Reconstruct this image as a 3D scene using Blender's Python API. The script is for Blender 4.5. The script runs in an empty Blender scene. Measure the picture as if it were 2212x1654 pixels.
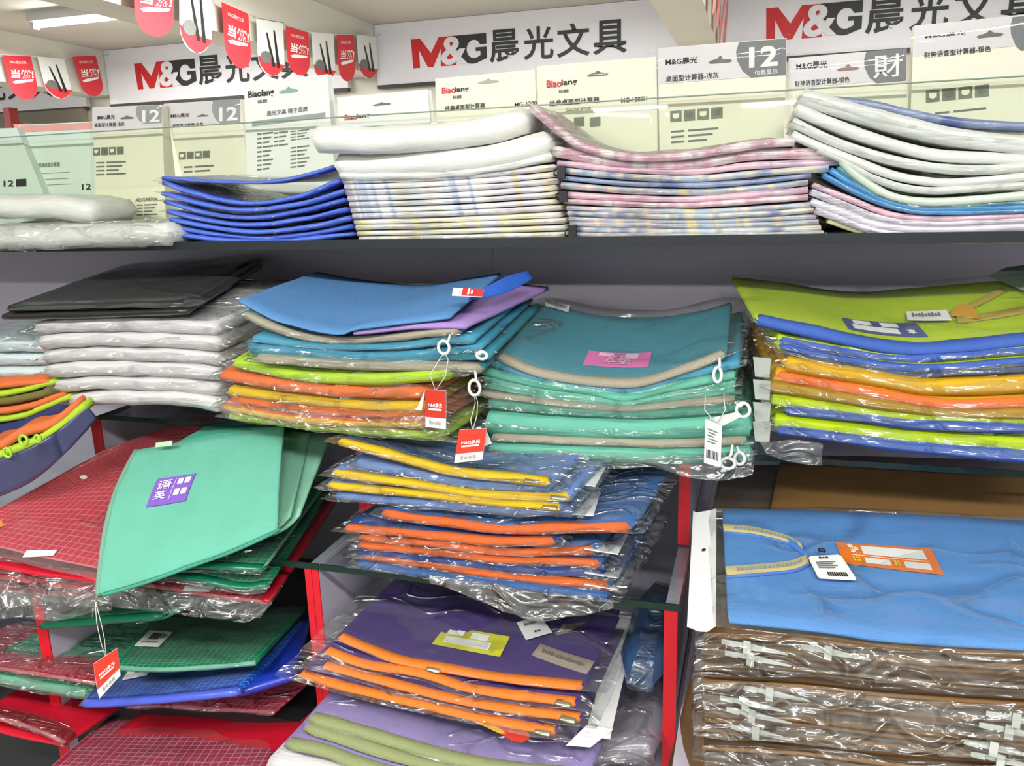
import bpy, math, random
from mathutils import Vector, noise, Matrix
random.seed(7)
scene = bpy.context.scene
COL = scene.collection

# ------------------------------------------------------------------ camera
IMG_W, IMG_H, FPX, CAM_H = 2212.0, 1654.0, 1760.0, 1.45
YAW, PITCH, ROLL = math.radians(16.9), math.radians(13.4), math.radians(-1.74)
FWD = Vector((-math.sin(YAW) * math.cos(PITCH), math.cos(YAW) * math.cos(PITCH), -math.sin(PITCH)))
_r = Vector((math.cos(YAW), math.sin(YAW), 0)); _u = _r.cross(FWD)
RGT = _r * math.cos(ROLL) + _u * math.sin(ROLL); UPV = -_r * math.sin(ROLL) + _u * math.cos(ROLL)
CAMP = Vector((0, 0, CAM_H))
cam = bpy.data.cameras.new('camera'); cam_o = bpy.data.objects.new('camera', cam); COL.objects.link(cam_o)
cam.sensor_width = 36; cam.lens = 36 * FPX / IMG_W; cam.clip_start = 0.02
M4 = Matrix((RGT, UPV, -FWD)).transposed().to_4x4(); M4.translation = CAMP
cam_o.matrix_world = M4
scene.camera = cam_o

# ------------------------------------------------------------------ world, lamps, exposure
scene.view_settings.view_transform = 'Standard'; scene.view_settings.look = 'None'
scene.view_settings.gamma = 1; scene.view_settings.use_curve_mapping = False
scene.view_settings.exposure = 0.12
scene.cycles.transparent_max_bounces = 24
scene.cycles.max_bounces = 4
scene.cycles.diffuse_bounces = 2
scene.cycles.glossy_bounces = 2
scene.cycles.sample_clamp_indirect = 5
scene.cycles.adaptive_threshold = 0.1
W = bpy.data.worlds.new('shop_ambient'); scene.world = W; W.use_nodes = True
W.node_tree.nodes['Background'].inputs[0].default_value = (0.93, 0.97, 1.0, 1)
W.node_tree.nodes['Background'].inputs[1].default_value = 0.72
def area(name, loc, sx, sy, power, rot=(0, 0, 0), col=(1.0, 1.0, 0.96)):
    l = bpy.data.lights.new(name, 'AREA'); l.shape = 'RECTANGLE'; l.size = sx; l.size_y = sy; l.energy = power; l.color = col
    o = bpy.data.objects.new(name, l); COL.objects.link(o); o.location = loc; o.rotation_euler = rot; return o
CEIL = 2.46
TUBES = [(-1.5, -2.6, 52), (0.3, -2.6, 52), (-3.5, 3.85, 42), (-1.3, 3.0, 70), (0.9, 3.0, 62), (-1.3, -0.5, 36), (0.5, -0.5, 36), (-6.0, 3.0, 50)]
for i, (x, y, p) in enumerate(TUBES):
    area('tube_light', (x, y, CEIL - 0.10), 1.2, 0.16, p)

# ------------------------------------------------------------------ pixel helpers (photo 2212x1654)
def at(x, y, Y):
    d = FWD + RGT * ((x - 1106) / FPX) - UPV * ((y - 827) / FPX)
    return CAMP + d * (Y / d.y)
def atX(x, y, X):
    d = FWD + RGT * ((x - 1106) / FPX) - UPV * ((y - 827) / FPX)
    return CAMP + d * (X / d.x)
def proj(p):
    p = p - CAMP; z = p.dot(FWD)
    return 1106 + FPX * p.dot(RGT) / z, 827 - FPX * p.dot(UPV) / z
CROP = {'c1': (0, 0, .37523), 'c2': (700, 0, .36166), 'c3': (1400, 0, .36709), 'c4': (0, 530, .31646), 'c5': (430, 560, .36166),
        'c6': (1000, 600, .31646), 'c7': (1540, 560, .3038), 'c8': (0, 860, .31646), 'd1': (640, 930, .37975), 'd2': (0, 1240, .31646),
        'd3': (560, 1200, .41591), 'd4': (1400, 1000, .36709), 'd5': (1400, 1320, .36709), 'px': (0, 0, 1.0)}
def cv(k, p):
    a, b, s = CROP[k]; return a + p[0] * s, b + p[1] * s
def pts3(k, pts, Y):
    out = []
    for i, p in enumerate(pts):
        x, y = cv(k, p)
        yy = p[2] if len(p) > 2 else (Y[0] + (Y[1] - Y[0]) * i / max(1, len(pts) - 1) if isinstance(Y, tuple) else Y)
        out.append(at(x, y, yy))
    return out
class Spline:
    def __init__(s, pts):
        s.p = [Vector(q) for q in pts]; s.t = [0.0]
        for a, b in zip(s.p, s.p[1:]): s.t.append(s.t[-1] + max(1e-6, (b - a).length))
        L = s.t[-1]; s.t = [q / L for q in s.t]; s.L = L
    def __call__(s, u):
        p, t = s.p, s.t; n = len(p)
        if u <= 0: return p[0] + (p[1] - p[0]) * (u / t[1])
        if u >= 1: return p[-1] + (p[-1] - p[-2]) * ((u - 1) / (1 - t[-2]))
        i = 0
        while i < n - 2 and u > t[i + 1]: i += 1
        h = t[i + 1] - t[i]; x = (u - t[i]) / h
        def m(j):
            if j <= 0: return (p[1] - p[0]) / (t[1] - t[0])
            if j >= n - 1: return (p[-1] - p[-2]) / (t[-1] - t[-2])
            return (p[j + 1] - p[j - 1]) / (t[j + 1] - t[j - 1])
        x2, x3 = x * x, x * x * x
        return p[i] * (2 * x3 - 3 * x2 + 1) + m(i) * h * (x3 - 2 * x2 + x) + p[i + 1] * (-2 * x3 + 3 * x2) + m(i + 1) * h * (x3 - x2)

# ------------------------------------------------------------------ materials
MATS = {}
def nmat(name):
    m = bpy.data.materials.new(name); m.use_nodes = True; nt = m.node_tree; nt.nodes.clear()
    out = nt.nodes.new('ShaderNodeOutputMaterial'); MATS[name] = m
    return m, nt, out
def N(nt, t, **kw):
    n = nt.nodes.new(t)
    for k, v in kw.items():
        if k in n.inputs: n.inputs[k].default_value = v
        else: setattr(n, k, v)
    return n
def rgb(h):
    h = h.lstrip('#'); c = [int(h[i:i + 2], 16) / 255 for i in (0, 2, 4)]
    return tuple((x / 12.92 if x <= .04045 else ((x + .055) / 1.055) ** 2.4) for x in c) + (1,)
def schlick(nt, k, base):
    # reflectance rising towards grazing angles, the same from both sides of a thin sheet
    lw = N(nt, 'ShaderNodeLayerWeight', Blend=.5); pw = N(nt, 'ShaderNodeMath', operation='POWER'); pw.inputs[1].default_value = 4.0
    ma = N(nt, 'ShaderNodeMath', operation='MULTIPLY_ADD'); ma.inputs[1].default_value = k; ma.inputs[2].default_value = base
    nt.links.new(lw.outputs['Facing'], pw.inputs[0]); nt.links.new(pw.outputs[0], ma.inputs[0]); return ma
def uvnode(nt): return N(nt, 'ShaderNodeUVMap')
def solid(name, hexc, rough=.5, spec=.5, var=.08, scale=30, bump=0.0, bscale=300, metal=0.0, coat=0.0):
    if name in MATS: return MATS[name]
    m, nt, out = nmat(name); L = nt.links.new
    b = N(nt, 'ShaderNodeBsdfPrincipled', Roughness=rough, Metallic=metal); b.inputs['Specular IOR Level'].default_value = spec
    b.inputs['Coat Weight'].default_value = coat; b.inputs['Coat Roughness'].default_value = .15
    tc = N(nt, 'ShaderNodeTexCoord'); ns = N(nt, 'ShaderNodeTexNoise', Scale=scale, Detail=1.0); L(tc.outputs['Object'], ns.inputs['Vector'])
    c = rgb(hexc); hs = N(nt, 'ShaderNodeMix', data_type='RGBA')
    hs.inputs[6].default_value = tuple(x * (1 - var) for x in c[:3]) + (1,); hs.inputs[7].default_value = tuple(min(1, x * (1 + var)) for x in c[:3]) + (1,)
    L(ns.outputs['Fac'], hs.inputs[0]); L(hs.outputs[2], b.inputs['Base Color'])
    if bump > 0:
        n2 = N(nt, 'ShaderNodeTexNoise', Scale=bscale, Detail=0.0); L(tc.outputs['Object'], n2.inputs['Vector'])
        bp = N(nt, 'ShaderNodeBump', Strength=bump, Distance=.002); L(n2.outputs['Fac'], bp.inputs['Height']); L(bp.outputs[0], b.inputs['Normal'])
    L(b.outputs[0], out.inputs[0]); return m
def fabric(name, hexc, rough=.8):
    return solid(name, hexc, rough=rough, spec=.3, var=.10, scale=14, bump=.35, bscale=900)
def film(name='clear_film', haze=.03, tint=(.985, .99, .985), gl=.4, base=.05, rough=.2, und=.7, uscale=30, cscale=20, crease=.007, cover=.6, stretch=.45):
    # thin clear plastic: see-through, glossy, with sharp crease ridges in patches
    if name in MATS: return MATS[name]
    m, nt, out = nmat(name); L = nt.links.new
    tc = N(nt, 'ShaderNodeTexCoord')
    n0 = N(nt, 'ShaderNodeTexNoise', Scale=14.0, Detail=0.0); L(tc.outputs['Object'], n0.inputs['Vector'])
    vm = N(nt, 'ShaderNodeVectorMath', operation='MULTIPLY_ADD'); vm.inputs[1].default_value = (.06, .06, .06); L(n0.outputs['Color'], vm.inputs[0]); L(tc.outputs['Object'], vm.inputs[2])
    mp = N(nt, 'ShaderNodeMapping'); mp.inputs['Scale'].default_value = (stretch, 1, 1.15); L(vm.outputs[0], mp.inputs[0])
    n1 = N(nt, 'ShaderNodeTexNoise', Scale=uscale, Detail=1.0); L(mp.outputs[0], n1.inputs['Vector'])
    bp0 = N(nt, 'ShaderNodeBump', Strength=und, Distance=.022); L(n1.outputs['Fac'], bp0.inputs['Height'])
    v = N(nt, 'ShaderNodeTexVoronoi', Scale=cscale, feature='DISTANCE_TO_EDGE'); L(mp.outputs[0], v.inputs['Vector'])
    mr = N(nt, 'ShaderNodeMapRange', interpolation_type='SMOOTHSTEP'); mr.inputs[1].default_value = 0; mr.inputs[2].default_value = .10; mr.inputs[3].default_value = 1; mr.inputs[4].default_value = 0; L(v.outputs['Distance'], mr.inputs[0])
    n2 = N(nt, 'ShaderNodeTexNoise', Scale=11.0, Detail=0.0); L(tc.outputs['Object'], n2.inputs['Vector'])
    mk_ = N(nt, 'ShaderNodeMapRange'); mk_.inputs[1].default_value = .62 - cover * .3; mk_.inputs[2].default_value = .72 - cover * .3; L(n2.outputs['Fac'], mk_.inputs[0])
    mu = N(nt, 'ShaderNodeMath', operation='MULTIPLY'); L(mr.outputs[0], mu.inputs[0]); L(mk_.outputs[0], mu.inputs[1])
    bp = N(nt, 'ShaderNodeBump', Strength=1.0, Distance=crease); L(mu.outputs[0], bp.inputs['Height']); L(bp0.outputs[0], bp.inputs['Normal'])
    tr = N(nt, 'ShaderNodeBsdfTransparent'); tr.inputs[0].default_value = tint + (1,)
    g = N(nt, 'ShaderNodeBsdfGlossy', Roughness=rough); L(bp.outputs[0], g.inputs['Normal'])
    df = N(nt, 'ShaderNodeBsdfDiffuse'); df.inputs[0].default_value = (.9, .92, .92, 1); L(bp.outputs[0], df.inputs['Normal'])
    ma = schlick(nt, gl, base)
    ad = N(nt, 'ShaderNodeMath', operation='MULTIPLY_ADD'); ad.inputs[1].default_value = .16; L(mu.outputs[0], ad.inputs[0]); L(ma.outputs[0], ad.inputs[2])
    m1 = N(nt, 'ShaderNodeMixShader'); m1.inputs[0].default_value = haze; L(tr.outputs[0], m1.inputs[1]); L(df.outputs[0], m1.inputs[2])
    m2 = N(nt, 'ShaderNodeMixShader'); L(ad.outputs[0], m2.inputs[0]); L(m1.outputs[0], m2.inputs[1]); L(g.outputs[0], m2.inputs[2])
    L(m2.outputs[0], out.inputs[0]); return m
def wrap(name, hexc, hexd=None, rough=.2, bs=.5):
    # wrapped white bundle: pale body under a taut glossy film with long creases
    if name in MATS: return MATS[name]
    m, nt, out = nmat(name); L = nt.links.new
    b = N(nt, 'ShaderNodeBsdfPrincipled', Roughness=.55); b.inputs['Coat Weight'].default_value = .8; b.inputs['Coat Roughness'].default_value = rough
    tc = N(nt, 'ShaderNodeTexCoord'); mp = N(nt, 'ShaderNodeMapping'); mp.inputs['Scale'].default_value = (.22, 1, 1.6); L(tc.outputs['Object'], mp.inputs[0])
    n1 = N(nt, 'ShaderNodeTexNoise', Scale=60.0, Detail=4.0, Distortion=1.2); L(mp.outputs[0], n1.inputs['Vector'])
    mx = N(nt, 'ShaderNodeMix', data_type='RGBA'); mx.inputs[6].default_value = rgb(hexd or hexc); mx.inputs[7].default_value = rgb(hexc)
    L(n1.outputs['Fac'], mx.inputs[0]); L(mx.outputs[2], b.inputs['Base Color'])
    bp = N(nt, 'ShaderNodeBump', Strength=bs, Distance=.008); L(n1.outputs['Fac'], bp.inputs['Height'])
    L(bp.outputs[0], b.inputs['Coat Normal']); bp2 = N(nt, 'ShaderNodeBump', Strength=bs * .4, Distance=.006); L(n1.outputs['Fac'], bp2.inputs['Height']); L(bp2.outputs[0], b.inputs['Normal'])
    L(b.outputs[0], out.inputs[0]); return m
def gridmat(name, hexc, trans=.42, line=(.75, .8, .8), cell=.0105, lw=.45):
    # translucent tinted vinyl with a printed square grid
    if name in MATS: return MATS[name]
    m, nt, out = nmat(name); L = nt.links.new
    c = rgb(hexc); uv = uvnode(nt); sp = N(nt, 'ShaderNodeSeparateXYZ'); L(uv.outputs[0], sp.inputs[0])
    ls = []
    for ax in (0, 1):
        d = N(nt, 'ShaderNodeMath', operation='DIVIDE'); d.inputs[1].default_value = cell; L(sp.outputs[ax], d.inputs[0])
        f = N(nt, 'ShaderNodeMath', operation='FRACT'); L(d.outputs[0], f.inputs[0])
        g = N(nt, 'ShaderNodeMath', operation='LESS_THAN'); g.inputs[1].default_value = .10; L(f.outputs[0], g.inputs[0]); ls.append(g)
    mxm = N(nt, 'ShaderNodeMath', operation='MAXIMUM'); L(ls[0].outputs[0], mxm.inputs[0]); L(ls[1].outputs[0], mxm.inputs[1])
    fa = N(nt, 'ShaderNodeMath', operation='MULTIPLY'); fa.inputs[1].default_value = lw; L(mxm.outputs[0], fa.inputs[0])
    mx = N(nt, 'ShaderNodeMix', data_type='RGBA'); mx.inputs[6].default_value = c; mx.inputs[7].default_value = line + (1,); L(fa.outputs[0], mx.inputs[0])
    b = N(nt, 'ShaderNodeBsdfPrincipled', Roughness=.28); L(mx.outputs[2], b.inputs['Base Color'])
    tc = N(nt, 'ShaderNodeTexCoord'); ns = N(nt, 'ShaderNodeTexNoise', Scale=26.0, Detail=2.0); L(tc.outputs['Object'], ns.inputs['Vector'])
    bp = N(nt, 'ShaderNodeBump', Strength=.35, Distance=.01); L(ns.outputs['Fac'], bp.inputs['Height']); L(bp.outputs[0], b.inputs['Normal'])
    tr = N(nt, 'ShaderNodeBsdfTransparent'); tr.inputs[0].default_value = tuple(min(1, x ** .6 * 1.05) for x in c[:3]) + (1,)
    ms = N(nt, 'ShaderNodeMixShader'); ms.inputs[0].default_value = trans; L(b.outputs[0], ms.inputs[1]); L(tr.outputs[0], ms.inputs[2])
    L(ms.outputs[0], out.inputs[0]); return m
def pastel(name, cols, seed=0.0, su=9.0, sv=0.0):
    # printed page edges: soft colour blocks running across the edge
    if name in MATS: return MATS[name]
    m, nt, out = nmat(name); L = nt.links.new
    uv = uvnode(nt); mp = N(nt, 'ShaderNodeMapping'); mp.inputs['Scale'].default_value = (su, sv, 0); mp.inputs['Location'].default_value = (seed, seed * .37, 0); L(uv.outputs[0], mp.inputs[0])
    n1 = N(nt, 'ShaderNodeTexNoise', Scale=2.6, Detail=2.0); L(mp.outputs[0], n1.inputs['Vector'])
    r = N(nt, 'ShaderNodeValToRGB'); cr = r.color_ramp; cr.interpolation = 'EASE'
    while len(cr.elements) < len(cols): cr.elements.new(.5)
    for i, h in enumerate(cols): cr.elements[i].position = .28 + .44 * i / (len(cols) - 1); cr.elements[i].color = rgb(h)
    L(n1.outputs['Fac'], r.inputs[0])
    b = N(nt, 'ShaderNodeBsdfPrincipled', Roughness=.45); b.inputs['Coat Weight'].default_value = .6; b.inputs['Coat Roughness'].default_value = .12
    tc = N(nt, 'ShaderNodeTexCoord'); m3 = N(nt, 'ShaderNodeMapping'); m3.inputs['Scale'].default_value = (14, 14, 620); L(tc.outputs['Object'], m3.inputs[0])
    n3 = N(nt, 'ShaderNodeTexNoise', Scale=1.0, Detail=2.0); L(m3.outputs[0], n3.inputs['Vector'])
    r3 = N(nt, 'ShaderNodeValToRGB'); r3.color_ramp.elements[0].position = .36; r3.color_ramp.elements[0].color = (.5, .48, .47, 1); r3.color_ramp.elements[1].position = .56; L(n3.outputs['Fac'], r3.inputs[0])
    ml = N(nt, 'ShaderNodeMix', data_type='RGBA', blend_type='MULTIPLY'); ml.inputs[0].default_value = .8; L(r.outputs[0], ml.inputs[6]); L(r3.outputs[0], ml.inputs[7])
    L(ml.outputs[2], b.inputs['Base Color'])
    n2 = N(nt, 'ShaderNodeTexNoise', Scale=120.0, Detail=2.0); L(tc.outputs['Object'], n2.inputs['Vector'])
    bp = N(nt, 'ShaderNodeBump', Strength=.7, Distance=.004); L(n2.outputs['Fac'], bp.inputs['Height']); L(bp.outputs[0], b.inputs['Coat Normal'])
    L(b.outputs[0], out.inputs[0]); return m
def emit(name, col, s):
    if name in MATS: return MATS[name]
    m, nt, out = nmat(name); e = N(nt, 'ShaderNodeEmission'); e.inputs[0].default_value = col + (1,); e.inputs[1].default_value = s
    nt.links.new(e.outputs[0], out.inputs[0]); return m
def glass(name, tint, gl=.5, dark=False):
    if name in MATS: return MATS[name]
    m, nt, out = nmat(name); L = nt.links.new
    tr = N(nt, 'ShaderNodeBsdfTransparent'); tr.inputs[0].default_value = tint + (1,)
    g = N(nt, 'ShaderNodeBsdfGlossy', Roughness=.02); lw = schlick(nt, .8, .03)
    m2 = N(nt, 'ShaderNodeMixShader'); L(lw.outputs[0], m2.inputs[0]); L(tr.outputs[0], m2.inputs[1]); L(g.outputs[0], m2.inputs[2])
    L(m2.outputs[0], out.inputs[0]); return m
FILM = film(); FILM2 = film('crumpled_film', haze=.05, gl=.4, base=.10, rough=.16, und=1.0, uscale=55, cscale=26, crease=.009, cover=.85, stretch=.5)
FILM3 = film('soft_film', haze=.04, gl=.35, base=.04, rough=.2, und=.15, uscale=14, cscale=9, crease=.003, cover=.35, stretch=.6)
WHITE = solid('white_card', '#ECECEC', .5, var=.03); INK = solid('black_ink', '#20201F', .6); GREYINK = solid('grey_ink', '#6E706C', .6)
REDINK = solid('red_ink', '#D62B2F', .5); WHITEINK = solid('white_ink', '#F4F2EE', .6); THREAD = solid('thread', '#D8D8D0', .4)
RINGM = solid('ring_plastic', '#DDE2DC', .3); METAL = solid('zip_metal', '#B9B49C', .3, metal=.8)

# ------------------------------------------------------------------ mesh helpers
ROOT_LOC = {}; HOST = {}
HOSTS = {'label', 'fabric_patch', 'price_tag', 'price_sticker', 'barcode_label', 'card', 'panel', 'carton', 'cloth', 'strap'}
SUBS = {'label_field', 'label_tab', 'label_rule', 'print_mark', 'printed_flower', 'patch_field', 'patch_rule', 'lettering', 'text_line', 'barcode_bar', 'tag_print', 'icon', 'icon_mark', 'badge', 'hang_hole', 'printed_panel',
        'red_letter', 'black_letter', 'black_block', 'red_foot', 'printed_pen', 'printed_ball', 'brush_stroke', 'red_panel', 'strap_edge'}
def loc_of(o):
    return ROOT_LOC.get(o.name, Vector((0, 0, 0)))
def mk(name, verts, faces, mat, parent=None, uvs=None, smooth=True):
    base = loc_of(parent) if parent else None
    if base is None:
        n = len(verts); base = Vector((sum(v[0] for v in verts) / n, sum(v[1] for v in verts) / n, min(v[2] for v in verts)))
    me = bpy.data.meshes.new(name); me.from_pydata([tuple(Vector(v) - base) for v in verts], [], faces)
    if uvs:
        ul = me.uv_layers.new(name='UVMap')
        for lp in me.loops: ul.data[lp.index].uv = uvs[lp.vertex_index]
    if smooth: me.polygons.foreach_set('use_smooth', [True] * len(me.polygons))
    me.materials.append(mat); me.update()
    o = bpy.data.objects.new(name, me); COL.objects.link(o)
    if parent:
        o.parent = parent; ROOT_LOC[o.name] = base
        if name in HOSTS: HOST[parent.name] = o
        elif name in SUBS and parent.name in HOST: o.parent = HOST[parent.name]
    else: o.location = base; ROOT_LOC[o.name] = base
    return o
def root(name, label, cat, base, group=None):
    o = bpy.data.objects.new(name, None); COL.objects.link(o); o.location = base; o.empty_display_size = .05
    ROOT_LOC[o.name] = Vector(base); o['label'] = label; o['category'] = cat
    if group: o['group'] = group
    return o
def tagp(o, label, cat, group=None):
    o['label'] = label; o['category'] = cat
    if group: o['group'] = group
    return o
def struct(o): o['kind'] = 'structure'; return o
def boxv(x0, x1, y0, y1, z0, z1):
    v = [(x, y, z) for z in (z0, z1) for y in (y0, y1) for x in (x0, x1)]
    return v, [(0, 2, 3, 1), (4, 5, 7, 6), (0, 1, 5, 4), (2, 6, 7, 3), (0, 4, 6, 2), (1, 3, 7, 5)]
def box(name, a, mat, parent=None):
    v, f = boxv(*a); return mk(name, v, f, mat, parent, smooth=False)
def tube(name, pts, r, mat, parent, closed=False, n=6, flat=1.0):
    pts = [Vector(p) for p in pts]; V = []; F = []; k = len(pts)
    for i, p in enumerate(pts):
        a = pts[(i - 1) % k] if (closed or i > 0) else p; b = pts[(i + 1) % k] if (closed or i < k - 1) else p
        t = (b - a).normalized(); s = t.cross(Vector((0, 1, 0.01))).normalized(); w = s.cross(t)
        for j in range(n):
            an = 2 * math.pi * j / n; V.append(p + s * (math.cos(an) * r) + w * (math.sin(an) * r * flat))
    for i in range(k if closed else k - 1):
        for j in range(n):
            F.append((i * n + j, i * n + (j + 1) % n, ((i + 1) % k) * n + (j + 1) % n, ((i + 1) % k) * n + j))
    if not closed: F.append(tuple(range(n))[::-1]); F.append(tuple((k - 1) * n + j for j in range(n)))
    return mk(name, V, F, mat, parent)
class Surf:
    """sheet lofted between a front curve and a back curve"""
    def __init__(s, F, B, bulge=0.0, bend=None): s.F, s.B, s.bulge, s.bend = F, B, bulge, bend
    def p(s, u, v):
        q = s.F(u).lerp(s.B(u), v)
        if s.bulge: q = q + Vector((0, 0, s.bulge * math.sin(math.pi * min(1, max(0, v))) * math.sin(math.pi * min(1, max(0, u)))))
        if s.bend: q = q + s.bend(u, v)
        return q
    def n(s, u, v):
        e = .01; a = s.p(u + e, v) - s.p(u - e, v); b = s.p(u, v + e) - s.p(u, v - e); c = a.cross(b)
        c.normalize(); return c if c.z > -0.2 else -c
    def __call__(s, u, v, off=0.0): return s.p(u, v) + s.n(u, v) * off
    def size(s):
        return (s.p(1, .3) - s.p(0, .3)).length, (s.p(.5, 1) - s.p(.5, 0)).length
    def find(s, x, y):
        best = None; u0 = v0 = .5; w = .62
        for it in range(6):
            for i in range(9):
                for j in range(9):
                    u = u0 + (i / 4 - 1) * w; v = v0 + (j / 4 - 1) * w; q = proj(s.p(u, v)); d = (q[0] - x) ** 2 + (q[1] - y) ** 2
                    if best is None or d < best[0]: best = (d, u, v)
            u0, v0 = best[1], best[2]; w *= .4
        return u0, v0
def slab(name, S, t, mat, parent, u0=0., u1=1., v0=0., v1=1., nu=24, nv=8, nz=0.0, ns=30., taper=None, seed=0., off=0.0, round_=1.0, lip=None):
    """closed slab of thickness t round the sheet S, with a rounded rim; nz = random crumple"""
    V = []; U = []; F = []; W_, D_ = S.size(); idx = {}
    def th(u, v):
        if not taper: return t
        e = min((u - u0) / (u1 - u0), (u1 - u) / (u1 - u0), 1); f = (v - v0) / (v1 - v0)
        return t * (.12 + .88 * min(1, e / taper[0]) ** .6) * (.12 + .88 * min(1, f / taper[1]) ** .6)
    for side in (0, 1):
        for j in range(nv + 1):
            for i in range(nu + 1):
                u = u0 + (u1 - u0) * i / nu; v = v0 + (v1 - v0) * j / nv
                q = S(u, v, off + (th(u, v) / 2 if side == 0 else -th(u, v) / 2))
                if nz:
                    k = Vector((q.x * ns * .5, q.y * ns, q.z * ns * 1.2 + seed + side * 7.3))
                    q = q + Vector((noise.noise(k) * .5, noise.noise(k + Vector((9, 0, 0))) * .8, noise.noise(k + Vector((0, 5, 3))))) * nz
                idx[(side, i, j)] = len(V); V.append(q); U.append((u * W_, v * D_))
    for j in range(nv):
        for i in range(nu):
            F.append((idx[0, i, j], idx[0, i + 1, j], idx[0, i + 1, j + 1], idx[0, i, j + 1]))
            if lip is None or j < lip: F.append((idx[1, i, j], idx[1, i, j + 1], idx[1, i + 1, j + 1], idx[1, i + 1, j]))
    ring = [(i, 0) for i in range(nu)] + [(nu, j) for j in range(nv)] + [(i, nv) for i in range(nu, 0, -1)] + [(0, j) for j in range(nv, 0, -1)]
    mids = []
    cen = (V[idx[0, nu // 2, nv // 2]] + V[idx[1, nu // 2, nv // 2]]) / 2
    for (i, j) in ring:
        a, b = V[idx[0, i, j]], V[idx[1, i, j]]; m = (a + b) / 2
        ii = min(max(i, 1), nu - 1); jj = min(max(j, 1), nv - 1)
        inn = (V[idx[0, ii, jj]] + V[idx[1, ii, jj]]) / 2; d = m - inn
        d = d.normalized() if d.length > 1e-7 else Vector((0, 0, 0))
        mids.append(len(V)); V.append(m + d * ((a - b).length * .5 * round_)); U.append(U[idx[0, i, j]])
    R = len(ring)
    for k in range(R):
        k2 = (k + 1) % R; a, b = ring[k], ring[k2]
        F.append((idx[(0,) + a], mids[k], mids[k2], idx[(0,) + b]))
        F.append((mids[k], idx[(1,) + a], idx[(1,) + b], mids[k2]))
    return mk(name, V, F, mat, parent, U)
# ---- decals: flat print mapped by mp(a, b, off), a and b in 0..1 (b downwards)
class Quad:
    def __init__(s, TL, TR, BR, BL): s.c = [Vector(q) for q in (TL, TR, BR, BL)]; nn = (s.c[1] - s.c[0]).cross(s.c[3] - s.c[0]); nn.normalize(); s.nn = nn if nn.dot(CAMP - s.c[0]) > 0 else -nn
    def __call__(s, a, b, off=0.0): return s.c[0].lerp(s.c[1], a).lerp(s.c[3].lerp(s.c[2], a), b) + s.nn * off
class OnSurf:
    """label area on a sheet: four photo corners found on the sheet"""
    def __init__(s, S, k, q): s.S = S; s.c = [Vector(S.find(*cv(k, p))) for p in q]
    def __call__(s, a, b, off=0.0):
        w = s.c[0].lerp(s.c[1], a).lerp(s.c[3].lerp(s.c[2], a), b); return s.S(w[0], w[1], off)
def dplate(name, mp, a0, b0, a1, b1, mat, parent, off=.0008, t=.0004, na=6, nb=3, label=None):
    V = []; F = []
    for s in (0, 1):
        for j in range(nb + 1):
            for i in range(na + 1): V.append(mp(a0 + (a1 - a0) * i / na, b0 + (b1 - b0) * j / nb, off if s == 0 else off - t))
    n = (na + 1) * (nb + 1); ix = lambda s, i, j: s * n + j * (na + 1) + i
    for j in range(nb):
        for i in range(na):
            F.append((ix(0, i, j), ix(0, i, j + 1), ix(0, i + 1, j + 1), ix(0, i + 1, j))); F.append((ix(1, i, j), ix(1, i + 1, j), ix(1, i + 1, j + 1), ix(1, i, j + 1)))
    rg = [(i, 0) for i in range(na)] + [(na, j) for j in range(nb)] + [(i, nb) for i in range(na, 0, -1)] + [(0, j) for j in range(nb, 0, -1)]
    for k in range(len(rg)):
        a, b = rg[k], rg[(k + 1) % len(rg)]; F.append((ix(0, *a), ix(0, *b), ix(1, *b), ix(1, *a)))
    o = mk(name, V, F, mat, parent, smooth=False)
    if label: o['label'] = label
    return o
def dpoly(name, mp, poly, mat, parent, off=.001):
    V = [mp(a, b, off) for a, b in poly] + [mp(a, b, off - .0006) for a, b in poly]; n = len(poly)
    F = [tuple(range(n)), tuple(range(2 * n - 1, n - 1, -1))] + [(i, i + n, (i + 1) % n + n, (i + 1) % n) for i in range(n)]
    return mk(name, V, F, mat, parent, smooth=False)
TXT = {}
def text2d(body, bold):
    if (body, bold) in TXT: return TXT[(body, bold)]
    c = bpy.data.curves.new('lettering', 'FONT'); c.body = body; c.offset = bold; c.resolution_u = 3
    o = bpy.data.objects.new('lettering', c); COL.objects.link(o); bpy.context.view_layer.update()
    me = o.to_mesh(); V = [(v.co.x, v.co.y) for v in me.vertices]; F = [tuple(p.vertices) for p in me.polygons]
    o.to_mesh_clear(); bpy.data.objects.remove(o); bpy.data.curves.remove(c)
    xs = [v[0] for v in V]; ys = [v[1] for v in V]; x0, x1, y0, y1 = min(xs), max(xs), min(ys), max(ys)
    V = [((x - x0) / (x1 - x0), 1 - (y - y0) / (y1 - y0)) for x, y in V]
    TXT[(body, bold)] = (V, F); return V, F
def dtext(body, mp, a0, b0, a1, b1, mat, parent, off=.0014, bold=0.0, skew=0.0, rot180=False, name='lettering'):
    V, F = text2d(body, bold)
    P = []
    for x, y in V:
        if rot180: x, y = 1 - x, 1 - y
        P.append(mp(a0 + (a1 - a0) * x + skew * (1 - y), b0 + (b1 - b0) * y, off))
    return mk(name, P, F, mat, parent, smooth=False)
ORD = ['topmost', 'second', 'third', 'fourth', 'fifth', 'sixth', 'seventh', 'eighth', 'ninth', 'tenth', 'eleventh', 'twelfth', 'thirteenth', 'fourteenth', 'fifteenth', 'sixteenth',
       'seventeenth', 'eighteenth', 'nineteenth', 'twentieth', 'twenty-first', 'twenty-second', 'twenty-third', 'twenty-fourth', 'twenty-fifth', 'twenty-sixth', 'twenty-seventh', 'twenty-eighth']
def nth(i): return ORD[i] + (' one' if i == 0 else '') + (' from the top' if i else '')

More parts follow.
